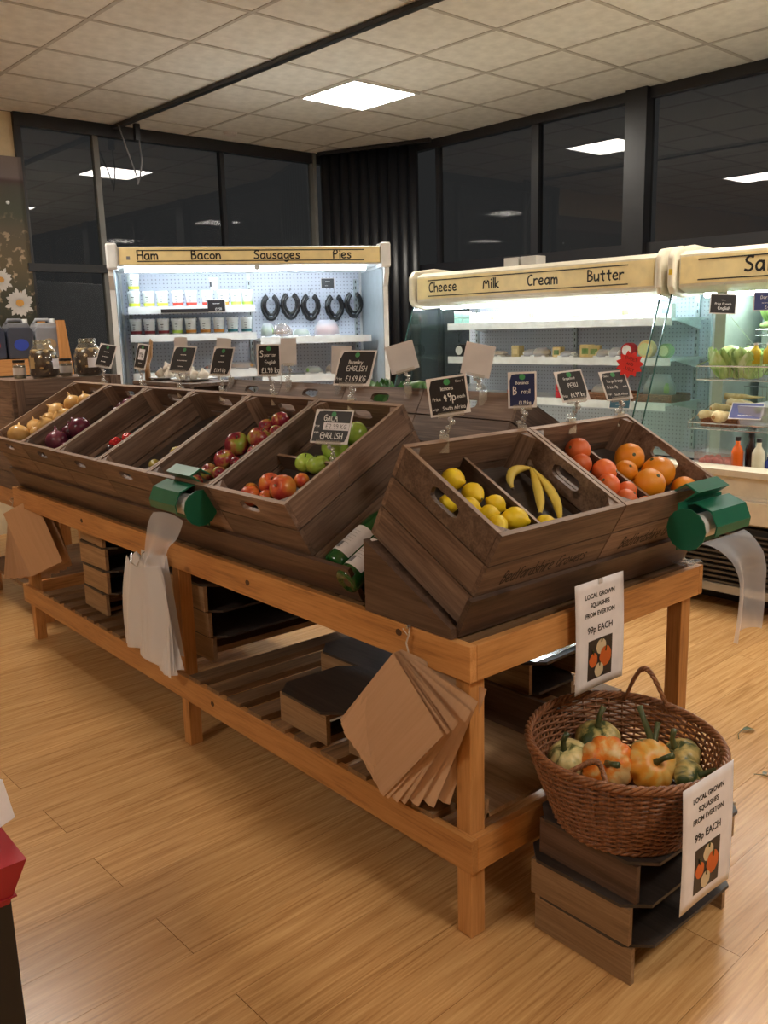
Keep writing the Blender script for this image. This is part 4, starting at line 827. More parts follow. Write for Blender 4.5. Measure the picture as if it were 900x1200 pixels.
def make_fruit(kind):
    """unit radius 1 cm x scale; stem along +z"""
    mat, _, cat = FRUITS[kind]; t = thing('x', 'x', cat); m = MB()
    def prof(fn, n=12): return [(max(1e-4, fn(i / n)[0]), fn(i / n)[1]) for i in range(n + 1)]
    if kind in ('onion', 'red_onion'):
        pr = prof(lambda q: (math.sin(PI * q) ** .9 * (1 if q < .85 else 1), -math.cos(PI * q) * .88)); pr = pr[:-2] + [(.16, .93), (.10, 1.2), (.02, 1.35)]
        m.lathe(pr, 18, fn=lambda a, rr, z: rr * (1 + .012 * math.sin(9 * a))).build('bulb', mat, t, smooth=True)
        m = MB()
        for k in range(7): m.tube([(0, 0, -.86), (.10 * math.cos(k), .10 * math.sin(k), -1.02)], .02, 3)
        m.build('roots', TWINE, t)
    elif kind in ('apple', 'nectar', 'bramley', 'red_pepper', 'dark'):
        sq = {'bramley': .82, 'apple': .90, 'nectar': .95, 'red_pepper': 1.0, 'dark': .9}[kind]
        pr = [(math.sin(PI * i / 14) * (1 + .05 * math.cos(PI * i / 14)) + 1e-4, (-math.cos(PI * i / 14) * (1 - .30 * math.exp(-((math.sin(PI * i / 14)) / .35) ** 2))) * sq) for i in range(15)]
        lob = {'apple': (5, .015), 'bramley': (5, .03), 'nectar': (1, .03), 'red_pepper': (4, .07), 'dark': (3, .02)}[kind]
        m.lathe(pr, 20, fn=lambda a, rr, z: rr * (1 + lob[1] * math.cos(lob[0] * a))).build('flesh', mat, t, smooth=True)
        MB().tube([(0, 0, .55 * sq), (.03, 0, .85 * sq), (.10, .02, 1.05 * sq)], [.05, .04, .06], 6).build('stem', STEM, t)
        MB().lathe([(.10, -.70 * sq), (.07, -.76 * sq), (.001, -.70 * sq)], 5).build('calyx', STEM, t)
    elif kind == 'pear':
        m.lathe([(1e-3, -1.0), (.45, -.92), (.85, -.6), (1, -.15), (.9, .3), (.6, .75), (.45, 1.15), (.3, 1.4), (1e-3, 1.45)], 16).build('flesh', mat, t, smooth=True); MB().tube([(0, 0, 1.4), (.1, 0, 1.75)], .05, 5).build('stem', STEM, t)
    elif kind == 'lemon':
        m.lathe([(1e-3, -1.32), (.14, -1.25), (.25, -1.08), (.62, -.82), (.9, -.42), (1, 0), (.9, .42), (.62, .82), (.28, 1.05), (.17, 1.20), (1e-3, 1.26)], 18, fn=lambda a, rr, z: rr * (1 + .015 * math.sin(3 * a + z * 2))).build('flesh', mat, t, smooth=True); MB().lathe([(.10, -1.27), (.08, -1.34), (.001, -1.33)], 6).build('stem_scar', STEM, t)
    else:
        pr = [(math.sin(PI * i / 14) + 1e-4, -math.cos(PI * i / 14) * .95) for i in range(15)]
        m.lathe(pr, 22).build('flesh', mat, t, smooth=True); MB().lathe([(.13, .945), (.10, .99), (.04, .97), (.001, .97)], 6).build('stem_scar', STEM, t); MB().lathe([(.05, -.96), (.001, -.955)], 8).build('navel', STEM, t)
    return t
protos = {}
where = {'onion': 'in the far left crate', 'red_onion': 'in the second crate', 'red_pepper': 'in the third crate', 'dark': 'in the third crate', 'pear': 'in the fourth crate', 'apple': 'in the fifth crate', 'nectar': 'in the nearest front row crate', 'bramley': 'in the nearest front row crate', 'lemon': 'in the end crate', 'grape': 'in the right end crate', 'orange': 'in the right end crate'}
LBL = {
 'onion': ['big yellow onion with a pointed neck, nearest in the far left crate', 'small yellow onion second from the front of the onion crate', 'yellow onion just behind the second, onion crate', 'yellow onion on the left wall side, middle of the crate', 'pale yellow onion near the back of the onion crate', 'orange brown onion farthest back in the onion crate', 'yellow onion in the middle of the onion heap', 'pale onion on the right side of the heap', 'small onion wedged between the two front onions', 'small pale onion behind the heap, right side'],
 'red_onion': ['large dark red onion on top of the heap', 'bright red onion left of the largest one', 'shiny dark red onion at the front', 'pinkish red onion in the front left corner', 'small pale red onion at the front right', 'small red onion halfway up the crate on its own', 'pale red onion near the back of its crate', 'small purple red onion beside the pale one at the back'],
 'red_pepper': ['bright red pepper at the bottom of the almost empty third crate', 'smaller red pepper touching the bright one, right side'], 'dark': ['dark purple round root in front of the red peppers'],
 'pear': ['yellow green pear at the front of the fourth crate', 'pale yellow pear farther up the fourth crate'],
 'apple': ['red apple at the back right of the apple crate', 'green yellow apple left of the back red one', 'striped apple just in front of the back red one', 'large dark red apple in the middle of the crate', 'large red green apple left of the dark red one', 'pink red apple right of the dark red one', 'mostly green apple midway, left side', 'small red apple right of the green one', 'red flushed apple in the front group', 'small dark red apple right of the front group', 'small pink apple at the very front edge'],
 'nectar': ['small pink nectarine at the left edge of the cluster', 'orange nectarine at the front of the cluster', 'yellow orange nectarine in the middle', 'largest red orange nectarine of the cluster', 'small red nectarine against the right wall', 'flat orange nectarine lowest at the front'],
 'bramley': ['large green cooking apple under the right of the gala card', 'large green cooking apple just below the gala card', 'green cooking apple at the left by the divider', 'green cooking apple between two others by the divider', 'green cooking apple peeping out left of the gala card'],
 'lemon': ['lemon highest up against the crate side', 'lemon showing through the hand hole', 'lemon with a pointed tip behind the pile', 'lemon in the middle left of the pile', 'lemon in the middle of the pile', 'lemon at the lower left of the pile', 'large lemon nearest the front board', 'small lemon squeezed in the middle of the pile'],
 'grape': ['uppermost red grapefruit', 'red grapefruit below the uppermost one', 'large red grapefruit beside the divider', 'red grapefruit in the middle of the row', 'small red grapefruit second from the front', 'red grapefruit touching the divider at front', 'red grapefruit lowest by the front board'],
 'orange': ['large orange farthest back', 'orange half hidden beside the divider at the back', 'orange with its stem scar showing, at the front', 'largest orange in the middle right', 'orange in the right front corner', 'small orange low behind the front board']}
for key, lst in FR.items():
    kind, cr = key.split(); base = kind if kind != 'lemonb' else 'lemon'
    nmk = FRUITS[base][1]
    if base not in protos: protos[base] = make_fruit(base); fresh = True
    for i, (a, b, c, rr) in enumerate(lst):
        if kind == 'lemonb': lab = 'single lemon on the banana side of the divider'
        else: lab = LBL[kind][i] + ('' if len(LBL[kind][i]) > 44 else ' ' + where[kind])
        if fresh: o = protos[base]; fresh = False
        else: o = dup(protos[base])
        o.name = nmk.replace(' ', '_'); o.location = at(cr, a, b, c); o['label'] = lab; o['group'] = {'onion': 'yellow onions', 'red_onion': 'red onions', 'red_pepper': 'red peppers', 'dark': 'beetroot', 'pear': 'pears', 'apple': 'red and green apples', 'nectar': 'nectarines', 'bramley': 'green cooking apples', 'lemon': 'lemons', 'grape': 'red grapefruit', 'orange': 'oranges'}[base]
        sc = rr * {'lemon': .92, 'pear': .85}.get(base, 1.0); o.scale = (sc, sc, sc)
        tl = {'onion': .5, 'red_onion': .6, 'apple': .8, 'bramley': .5, 'nectar': 1.0, 'lemon': 1.35, 'grape': 1.1, 'orange': .9, 'pear': 1.4, 'dark': .4, 'red_pepper': .9}[base]
        o.rotation_euler = (tl + random.uniform(-.5, .5), random.uniform(-.6, .6), random.uniform(-1.6, 2.2))
# bananas
BAN = fruit('banana_skin', [(.3, (.66, .46, .06)), (.62, (.78, .60, .12)), (.78, (.42, .40, .08))], 1.2, rough=.4); BTIP = plain('banana_tip', (.09, .055, .03), .6)
t = thing('banana_bunch', 'bunch of small yellow bananas right of the divider in the end crate', 'bananas', at('e1', .13, .2, .17))
def bl(u_, v_, w_): return Vector(at('e1', u_, v_, w_)) - Vector(t.location)
stem = bl(.170, .262, .212)
for k, (mid, end) in enumerate((((.155, .155, .200), (.100, .075, .188)), ((.125, .18, .198), (.072, .118, .187)), ((.105, .265, .205), (.075, .225, .188)))):
    m0, e0 = bl(*mid), bl(*end); pts = []
    for i in range(13):
        q = i / 12; pts.append(stem * (1 - q) ** 2 + (m0 * 2 - (stem + e0) * .5) * 2 * q * (1 - q) + e0 * q * q)
    o = MB().tube(pts, [.005, .006, .009, .011, .0125, .013, .013, .013, .0125, .011, .009, .006, .004], 6).build('banana', BAN, t, smooth=True)
    MB().tube([pts[-1], pts[-1] + (pts[-1] - pts[-2]) * .35], [.005, .004], 6).build('tip', BTIP, o)
MB().tube([stem + Vector((-.012, .006, .016)), stem, stem * .97 + pts[1] * .03], [.008, .010, .009], 8).build('stalk', BTIP, t, smooth=True)
# cut leaves of cauliflowers showing over the back row
leafy('cauliflower', (-1.33, .80, 1.13), .10, 'dark green leafy head peeping over the back row, left one', 'cauliflower', LEAFD); leafy('cauliflower', (-1.02, .80, 1.13), .10, 'dark green leafy head peeping over the back row, right one', 'cauliflower', LEAFD)

# ------------------------------------------------------------ price cards on clear clips
ACR = sheer('clear_acrylic', (.92, .93, .93), .10, gloss=.22, rough=.05)
def price_sign(label, c, anchor, rz, lean, roll, w, h, lines, blank=False, star=False, face=SLATE, patch=None, round_top=False, shear=0.0, grp=None):
    """card centred at c facing local -y, clip chain down to the anchor point on a crate edge"""
    t = thing('price_sign', label, 'sign', anchor, (0, 0, 0), grp or ('blank backs of price cards' if blank else 'black chalk price cards'))
    M = Matrix.Translation(Vector(c) - Vector(anchor)) @ Matrix.Rotation(rz, 4, 'Z') @ Matrix.Rotation(-lean, 4, 'X') @ Matrix.Rotation(roll, 4, 'Y')
    P = lambda a, cc, d: M @ Vector((a + shear * cc, -.0013 - d, cc))
    MB().prism([(-w / 2 - shear * h / 2, -h / 2), (w / 2 - shear * h / 2, -h / 2), (w / 2 + shear * h / 2, h / 2), (-w / 2 + shear * h / 2, h / 2)], -.0010, .0010, 'y', M=M).build('card', CARD, t)
    if not blank:
        e = .005; k = .22 * min(w, h); a, b = w / 2 - e, h / 2 - e; poly = []
        for (qx, qz) in ((-a, -b), (a - k, -b)): poly.append((qx, qz))
        poly += [(a - k * .3, -b + k * .3 * .3), (a, -b + k), (a, b), (-a + k, b), (-a + k * .3, b - k * .1), (-a, b - k)]
        poly = [(x + shear * z, z) for x, z in poly]
        MB().prism(poly, -.0018, -.0009, 'y', M=M).build('black_face', face, t)
        m = MB()
        for s, x, y, sz in lines: lettering(m, s, sz, x * w, y * h, w=.13, squash=.8, place=lambda q, z, d: M @ Vector((q + shear * z, -.0019 - d, z)))
        m.build('chalk_lettering', CHALK, t)
        MB().prism([(.0 + .008 * math.cos(i * .7) + shear * h * .36, h * .36 + .008 * math.sin(i * .7)) for i in range(9)], -.0026, -.0018, 'y', M=M).build('green_emblem', LOGO, t)
        if patch:
            x, y, pw, ph2, s, sz = patch; o = MB().box(x * w - pw * w / 2, x * w + pw * w / 2, -.0030, -.0019, y * h - ph2 * h / 2, y * h + ph2 * h / 2, M=M).build('price_patch', PAPER, t)
            m = MB(); lettering(m, s, sz, x * w, y * h - sz * .5, w=.10, place=lambda q, z, d: M @ Vector((q, -.0031 - d, z))); m.build('patch_lettering', INK, o)
    # holder along the bottom edge, ball, links and clamp
    hb = h / 2; MB().box(-w * .33, w * .33, -.005, .005, -hb - .004, -hb + .008, M=M).build('holder_bar', ACR, t)
    p0 = M @ Vector((0, 0, -hb - .004)); p3 = Vector((0, 0, 0)); d = p3 - p0; n = 4
    side = Vector((.012, .006, 0))
    for i in range(n + 1):
        q = i / n; p = p0 + d * q + side * math.sin(q * PI * 2) * .6; MB().ball(p, .0075 if i % 2 else .0055, n=8, m=5).build('link', ACR, t, smooth=True)
        MB().tube([p0, p0 + d * .5 + side * .5, p3], .0032, 6).build('stalk', ACR, t, smooth=True); MB().ball(p0 + d * .12, .006, n=8, m=6).build('white_knuckle', CARD, t)
    Mc = Matrix.Rotation(rz, 4, 'Z'); MB().box(-.012, .012, -.010, -.006, -.035, .008, M=Mc).box(-.012, .012, .004, .008, -.02, .008, M=Mc).box(-.012, .012, -.010, .008, .004, .008, M=Mc).build('clamp', ACR, t)
    return t
ZR = 1.243
price_sign('small tilted card at the far left onion crate', (-2.678, .37, 1.367), (-2.698, .36, ZR), .45, .35, .15, .10, .11, [('~~~', 0, .12, .014), ('~~~~', 0, -.08, .013), ('~~', -.05, -.32, .02)])
price_sign('narrow card seen edge on with a pale price patch, second crate', (-2.306, .37, 1.366), (-2.290, .36, ZR), .05, .25, .08, .10, .11, [('~~~', 0, -.3, .014)], patch=(0, .08, .5, .42, '99p', .02))
price_sign('leaning black card above the red pepper crate', (-1.94, .37, 1.358), (-1.953, .36, ZR), .38, .42, .05, .115, .11, [('~~~', 0, .12, .014), ('~~~~~', 0, -.10, .014), ('~~~', 0, -.32, .012)])
price_sign('leaning black card above the pear crate', (-1.635, .37, 1.353), (-1.62, .36, ZR), .38, .35, .04, .095, .11, [('~~', 0, .15, .013), ('~~~', -.02, -.06, .012), ('£1.49 kg', .0, -.38, .014)])
price_sign('upright black card whose first letter is a large S', (-1.317, .37, 1.361), (-1.277, .36, ZR), .98, .06, .02, .082, .108, [('S', -.30, .10, .022), ('partan', .06, .11, .012), ('English', .06, -.12, .012), ('£1.99 kg', .06, -.40, .017)])
price_sign('white edged black card reading Bramley English £1.69', (-.841, .37, 1.342), (-.847, .36, ZR), .42, .50, .02, .125, .118, [('Bramley', 0, .10, .013), ('ENGLISH', .06, -.10, .017), ('Price', -.36, -.36, .009), ('£1.69 KG', .09, -.39, .018)])
price_sign('card reading Gala and English with a white price patch among the green apples', (-.77, .22, 1.18), (-.615, .114, 1.098), .42, .45, .02, .125, .105, [('GALA', -.06, .16, .019), ('Price', -.40, -.03, .008), ('origin', -.38, -.21, .006), ('ENGLISH', .04, -.36, .018)], patch=(.12, .0, .68, .22, '£2.99 KG', .014))
XE = -.262; ZE = 1.188
price_sign('black card reading lemons Price 49p each Origin South Africa', (-.25, .187, 1.293), (XE, .182, ZE), .86, .10, -.12, .099, .094, [('lemons', -.02, .15, .010), ('Class 1', .30, .32, .0055), ('Price', -.30, -.10, .0085), ('49p', .02, -.13, .019), ('each', .31, -.09, .0085), ('origin', -.35, -.34, .0055), ('South Africa', .10, -.36, .0090)])
price_sign('glossy dark blue card reading Bananas, glare across it', (-.25, .46, 1.290), (XE, .475, ZE), .76, .03, -.02, .075, .094, [('Bananas', 0, .16, .0085), ('B', -.26, -.12, .020), ('razil', .12, -.10, .011), ('£1.19 kg', .08, -.40, .009)], face=plain('slate_gloss', (.03, .04, .11), .12))
price_sign('leaning black card reading Peru and £1.99 at the grapefruit', (-.25, .669, 1.288), (XE, .683, ZE), 1.25, .48, -.06, .092, .092, [('Grapefruit', -.04, .20, .0075), ('PERU', .02, -.06, .013), ('Price', -.36, -.35, .007), ('£1.99 kg', .09, -.37, .0125)])
price_sign('leaning black card reading Large Orange, half under a red star', (-.25, .875, 1.277), (XE, .915, ZE), 1.25, .50, -.04, .092, .092, [('Class 1', -.28, .30, .006), ('Large Orange', .0, .10, .0085), ('Price 49p', -.16, -.10, .0085), ('each', .32, -.10, .006), ('origin', -.36, -.32, .0055), ('South Africa', .08, -.36, .0075)])
# red star
t = thing('star_label', 'red star shaped label reading SWEET AND JUICY by the Large Orange card', 'label', (-.235, .921, 1.336), (0, 0, .75)); poly = []
for k in range(22): a = 2 * PI * k / 22; q = .041 if k % 2 == 0 else .030; poly.append((q * math.cos(a), q * math.sin(a)))
MB().prism(poly, -.0008, .0008, 'y').build('star', plain('star_red', (.75, .035, .03), .5), t); m = MB()
for s, z in (('SWEET', .012), ('AND', -.003), ('JUICY', -.018)): lettering(m, s, .0085, 0, z, w=.12, place=lambda a, c, d: (a + c * .2, -.0009 - d, c - a * .35))
m.build('lettering', INK, t)
t2 = t; MB().tube([(.0, .002, -.03), (-.005, .004, -.09)], .0012, 4).build('pin', METAL, t2)
# blank backs of the cards on the back row
for (lab, c, an, rz, lean, roll, w, h) in (
    ('blank grey card back just above the red pepper card', (-2.383, .6, 1.405), (-2.36, .61, 1.28), 1.09, .0, .0, .058, .075),
    ('blank grey card back above the pear card', (-2.009, .6, 1.398), (-1.98, .61, 1.265), 1.04, .0, .10, .060, .075),
    ('tall blank card back under the clear dome', (-1.531, .6, 1.381), (-1.555, .61, 1.265), .97, .0, .03, .060, .10),
    ('blank card back partly hidden by the Bramley card', (-1.205, .6, 1.352), (-1.242, .61, 1.265), .91, -.1, .05, .070, .10),
    ('large blank card back tilted to the left, left of two', (-.883, .6, 1.364), (-.867, .61, 1.265), .845, .0, -.25, .094, .092),
    ('large blank card back tilted to the right, right of two', (-.543, .6, 1.359), (-.532, .61, 1.26), .76, .0, .22, .088, .095)):
    price_sign(lab, c, an, rz, lean, roll, w, h, [], blank=True)
t = thing('plastic_dome', 'clear domed plastic pot lid showing above a blank card', 'lid', (-1.6, .62, 1.448)); MB().lathe([(.034, 0), (.035, .01), (.028, .028), (.015, .036), (.001, .038)], 16).build('dome', CLEAR, t, smooth=True); MB().lathe([(.034, 0), (.037, 0), (.037, .006), (.034, .006)], 16).build('rim', ACR, t)
MB().tube([(0, 0, .01), (.01, -.0, -.10), (.02, -.03, -.19)], .003, 5).build('stem', ACR, t)

# ------------------------------------------------------------ goods at the far end
t = thing('wooden_crate', 'upright plank crate on the far bench carrying the pickle jars, upper', 'crate', (-3.335, .36, .985), group='upright plank crates')
def upcrate(t, H=.272):
    for k in range(3):
        z = k * H / 3
        for s in (0, 1):
            MB().box(.185 - .37 * s - .0065, .185 - .37 * s + .0065, -.28, .28, z + .002, z + H / 3).build('side_plank', WY, t); MB().box(-.178, .178, -.28 + .554 * s, -.267 + .554 * s, z + .002, z + H / 3).build('end_plank', WX, t)
    for a in (-.09, .09): MB().box(.1915, .2, a * 3 - .03 * (1 if a > 0 else -1) - .02, a * 3 - .03 * (1 if a > 0 else -1) + .02, 0, H).build('batten', WZ, t)
    for k in range(5): MB().box(-.178 + k * .0715, -.108 + k * .0715, -.266, .266, H - .012, H - .001).build('top_board', WY, t)
upcrate(t); t2 = dup(t, (-3.335, .36, .703), None, 'upright plank crate on the far bench, lower of two')
JG = sheer('jar_glass', (.86, .86, .80), .03, gloss=.06, rough=.03); BRINE = plain('dark_vinegar', (.035, .013, .005), .3); EGG = fruit('pickled_onion', [(.3, (.42, .26, .10)), (.7, (.66, .48, .24))], 1, rough=.35)
def bigjar(x, y, label, lab_side):
    t = thing('pickle_jar', label, 'jar', (x, y, 1.257), group='big pickle jars'); R_ = .072
    MB().lathe([(R_ * .8, 0), (R_, .015), (R_, .10), (R_ * .86, .135), (.045, .160), (.040, .168), (.040, .185)], 28).build('jar_glass', JG, t, smooth=True)
    MB().lathe([(R_ * .76, .004), (R_ * .95, .018), (R_ * .95, .10), (R_ * .80, .133), (.001, .142)], 24).build('vinegar', BRINE, t, smooth=True)
    MB().lathe([(.042, .168), (.044, .170), (.044, .188), (.040, .190), (.001, .190)], 24).build('lid', JG, t)
    for lv in range(5):
        for k in range(6):
            a = k * PI / 3 + lv * .5; rr = R_ * (.745, .765, .765, .765, .66)[lv]; MB().ball((rr * math.cos(a), rr * math.sin(a), .024 + lv * .0265), .0155, .0155, .0135, 10, 7).build('pickled_onion', EGG, t, smooth=True)
    a0 = lab_side; MB().grid(8, 1, lambda p, q: ((R_ + .0006) * math.cos(a0 + p * .7), (R_ + .0006) * math.sin(a0 + p * .7), .045 + q * .05)).build('label', PAPER, t, smooth=True)
    return t
bigjar(-3.24, .285, 'large glass jar of pickled onions, left of the two', .25); bigjar(-3.20, .50, 'large glass jar of pickled onions, right one beside the tilted card', -.45)
MB().grid(4, 1, lambda p, q: (.0728 * math.cos(-1.45 + p * .45), .0728 * math.sin(-1.45 + p * .45), .05 + q * .055)).build('side_label', plain('label_tan', (.55, .38, .18), .5), [o for o in C.objects if o.name == 'pickle_jar'][0])
for x, y, l in ((-3.30, .18, 'small lidded glass jar left of the pickled onions'), (-3.27, .405, 'small lidded glass jar between the two big jars')):
    t = thing('small_jar', l, 'jar', (x, y, 1.257)); MB().lathe([(.028, 0), (.031, .006), (.031, .07), (.026, .08)], 18).build('jar_glass', JG, t, smooth=True); MB().lathe([(.026, .002), (.028, .066), (.001, .068)], 16).build('contents', plain('jar_grey', (.25, .24, .20), .5), t); MB().lathe([(.030, .080), (.030, .092), (.001, .093)], 18).build('lid', SLATE, t); MB().lathe([(.0315, .02), (.0315, .055)], 18).build('label', CARD, t)
# rack with big jerry cans beyond
t = thing('shelf_rack', 'orange pine rack behind the jars with a plank shelf', 'rack', (-4.3, .28, 0), (0, 0, 0))
MB().box(-.35, .02, -.9, .495, 1.235, 1.33).build('shelf_plank', PY, t); MB().prism([(.50, 0), (.56, 0), (.56, 1.25), (.53, 1.56), (.49, 1.56)], -.02, .02, 'x').build('post', PZ, t); MB().prism([(.50, 0), (.56, 0), (.56, 1.25), (.53, 1.56), (.49, 1.56)], -.35, -.31, 'x').build('post', PZ, t)
MB().box(-.02, .02, -.9, -.84, 0, 1.235).build('post', PZ, t); MB().box(-.35, -.31, -.9, -.84, 0, 1.235).build('post', PZ, t)
MB().box(-.34, 0, -.84, .5, .60, .63).build('lower_shelf', PY, t); MB().box(-.345, .0, .497, .56, 1.25, 1.29).build('cross_piece', PY, t)
for i, (y, c, l, lc) in enumerate(((.125, (.025, .032, .06), 'dark blue plastic jerry can cut by the left edge', (.45, .03, .05)), (.295, (.035, .04, .06), 'dark grey blue jerry can with a blue round label', (.02, .05, .35)), (.465, (.22, .23, .26), 'light grey jerry can with a tan label, nearest the rack post', (.40, .30, .18)))):
    t = thing('jerry_can', l, 'canister', (-4.40, .255 + y, 1.331)); mt = plain('can_%d' % i, c, .35); lt = plain('can_top_%d' % i, tuple(min(1, q * 1.0 + .12) for q in c), .35)
    MB().prism([(-.075, 0), (.075, 0), (.08, .02), (.08, .165), (.065, .19), (-.065, .19), (-.08, .165), (-.08, .02)], -.07, .07, 'x').build('can_body', mt, t, bevel=.008)
    MB().prism([(-.07, .185), (.07, .185), (.055, .215), (-.055, .215)], -.06, .06, 'x').build('shoulder', lt, t, bevel=.006)
    MB().tube([(0, -.06, .21), (0, -.045, .235), (0, .03, .235), (0, .045, .21)], .010, 8).build('handle', lt, t, smooth=True); MB().lathe([(.022, .21), (.022, .240), (.001, .241)], 14, Matrix.Translation((0, .055, 0)) @ Matrix.Diagonal((.8, .8, 1, 1))).build('cap', WHITE, t)
    MB().prism([(.0 + .045 * math.cos(a * .4), .085 + .035 * math.sin(a * .4)) for a in range(16)], .0705, .072, 'x').build('label', plain('can_label_%d' % i, lc, .5), t)
# foliage and white sack below the rack
t = leafy('potted_plant', (-4.2, .12, .78), .16, 'dark green bushy plant under the orange rack at left edge', 'plant', LEAFD, n=22)
MB().lathe([(.08, -.15), (.11, 0.02), (.10, .02), (.001, .0)], 16).build('pot', BLACK, t)
t = thing('plastic_sack', 'crumpled white plastic sack at the left edge beyond the crates', 'sack', (-3.75, .16, .70))
MB().lathe([(.001, 0), (.11, 0), (.14, .10), (.13, .22), (.09, .30), (.12, .36), (.001, .33)], 22, fn=lambda a, rr, z: rr * (1 + .10 * math.sin(a * 5 + z * 20) + .05 * math.sin(a * 11))).build('sack_body', sheer('white_sack', (.9, .92, .95), .75, gloss=.05, rough=.3, diff=(.75, .8, .85)), t, smooth=True)
t = thing('stick_fork', 'forked tan wooden stick standing behind the onion crates', 'branch', (-2.865, .66, 1.234))
TAN = wood('tan_wood', (.22, .12, .05), (.36, .21, .10), (.48, .30, .16), 2, vary=.05)
MB().tube([(0, 0, 0), (0, 0, .06), (.0, .004, .10)], [.016, .013, .014], 8).build('stem', TAN, t, smooth=True)
for s, h in ((-1, .16), (1, .19)): MB().tube([(0, .004, .085), (s * .016, s * .014, .12), (s * .024, s * .020, h), (s * .020, s * .017, h + .012)], [.012, .010, .009, .003], 8).build('prong', TAN, t, smooth=True)
# garlic on a white tray behind the row
MB0 = thing('platform', 'plank box behind the front row that carries the garlic', 'box', (-2.66, .76, .762)); 
for k in range(4): MB().box(-.30 + k * .15, -.152 + k * .15, -.14, .14, .455, .47).build('top_board', WX, MB0)
for s in (-1, 1): MB().box(-.30, .30, s * .13 - .007, s * .13 + .007, 0, .455).build('side_board', WX, MB0)
for x, w, l in ((-2.86, .10, 'white plate under the garlic beside the forked stick'), (-2.58, .11, 'white plate under the garlic, right one')):
    t = thing('plate', l, 'plate', (x, .76, 1.2325)); MB().lathe([(.05, 0), (w, .012), (w + .004, .016), (w - .01, .014), (.001, .006)], 26).build('plate_body', WHITE, t, smooth=True)
GAR = fruit('garlic_skin', [(.3, (.58, .52, .44)), (.7, (.78, .74, .66))], 1.5, rough=.5)
gp = None
for i, (x, y, z) in enumerate(((-2.84, .72, .04), (-2.79, .74, .04), (-2.82, .78, .045), (-2.86, .79, .04), (-2.82, .75, .085), (-2.63, .72, .04), (-2.57, .70, .04), (-2.60, .76, .045), (-2.54, .74, .04), (-2.59, .74, .085), (-2.50, .77, .04))):
    if gp is None:
        gp = t = thing('garlic_bulb', 'x', 'garlic'); MB().lathe([(.001, -.028), (.02, -.026), (.034, -.008), (.034, .004), (.022, .020), (.009, .032), (.006, .046), (.001, .048)], 20, fn=lambda a, rr, z: rr * (1 + .07 * abs(math.sin(a * 4)))).build('bulb', GAR, t, smooth=True); MB().lathe([(.008, -.031), (.010, -.026), (.001, -.026)], 8).build('root_plate', TWINE, t)
    else: t = dup(gp)
    t.scale = (.78, .78, .72); t.location = (x, y, 1.2325 + z * .62 + .006); t.rotation_euler = (random.uniform(-.5, .5), random.uniform(-.5, .5), 0); t['group'] = 'garlic bulbs'; t['label'] = 'white garlic bulb, %s on the %s white plate behind the crates' % (['front left', 'front right', 'back', 'rear left', 'topmost', 'front right end'][i % 5 if i < 10 else 5], 'left' if i < 5 else 'right')
# loose bits seen between the rows
tag(MB().box(-.03, .03, -.012, .012, -.05, .05).build('wood_offcut', PZ, None, loc=(-.47, .50, 1.09), rot=(.5, .2, .3), bevel=.002), 'light pine offcut standing between the crates behind the lemons', 'offcut')
t = thing('ridged_board', 'brown ridged board lying between the end crates and the back row', 'board', (-.41, .30, 1.10), (0, -.25, 0))
MB().box(-.10, .10, .0, .26, 0, .01).build('board', WY, t)
for k in range(9): MB().box(-.095 + k * .021, -.085 + k * .021, .01, .25, .01, .016).build('ridge', WY, t)

# ------------------------------------------------------------ wine bottles on the stand
WG = plain('bottle_green', (.012, .085, .018), .08, coat=.5)
for i, (x, v, l) in enumerate(((-.555, .012, 'green wine bottle with a big white back label lying beside the near crate'), (-.462, -.025, 'second green wine bottle lying lower, half hidden by the wedge'))):
    s, c = math.sin(T), math.cos(T); base = Vector((x, .056 + v * c - s * .05 + .002, .778 + v * s + c * .050))
    t = thing('wine_bottle', l, 'bottle', base, (-(PI / 2 - T), 0, 0), 'green wine bottles')
    MB().lathe([(.001, .01), (.030, 0), (.038, .006), (.039, .02), (.039, .19), (.034, .215), (.018, .25), (.0145, .27), (.0145, .30), (.016, .30), (.016, .315), (.001, .315)], 24).build('glass', WG, t, smooth=True)
    a0 = -PI / 2 - .9; MB().grid(12, 1, lambda p, q: (.0396 * math.cos(a0 + p * 2.1), .0396 * math.sin(a0 + p * 2.1), .035 + q * .105)).build('label', PAPER, t, smooth=True)
    m = MB()
    for k in range(6): lettering(m, '~~~~~~', .005, .0, .115 - k * .010, w=.14, place=lambda a, z, d: ((.0399 + d) * math.sin(a / .0396 + .1), -(.0399 + d) * math.cos(a / .0396 + .1), z))
    m.build('label_print', GREY, t); MB().grid(4, 1, lambda p, q: (.0399 * math.cos(-1.95 + p * .45), .0399 * math.sin(-1.95 + p * .45), .045 + q * .022)).build('label_block', GREY, t, smooth=True)

# ------------------------------------------------------------ riser trays stored under the bench and under the basket
def riser(label, x, y, z, rz=0, w=.31, l=.40, grp='wooden risers stacked on the bench shelf', dark=False):
    t = thing('riser_tray', label, 'riser', (x, y, z), (0, 0, rz), grp); c = .05; a, b = w / 2, l / 2; h = .10
    MB().prism([(-a + c, -b), (a - c, -b), (a, -b + c), (a, b - c), (a - c, b), (-a + c, b), (-a, b - c), (-a, -b + c)], h - .009, h - .001).build('top_board', RTOP, t)
    MB().box(-a + .03, a - .03, -b + .006, -b + .020, 0, h - .009).build('side_board', STX if dark else RPX, t); MB().box(-a + .03, a - .03, b - .020, b - .006, 0, h - .009).build('side_board', RPX, t)  # dark: darker wood on the front board, shade on that face put into its colour
    MB().box(-a + .03, -a + .044, -b + .021, b - .021, 0, h - .009).build('end_board', RPY, t)
    return t
ordn = ['bottom', 'second', 'third', 'top']
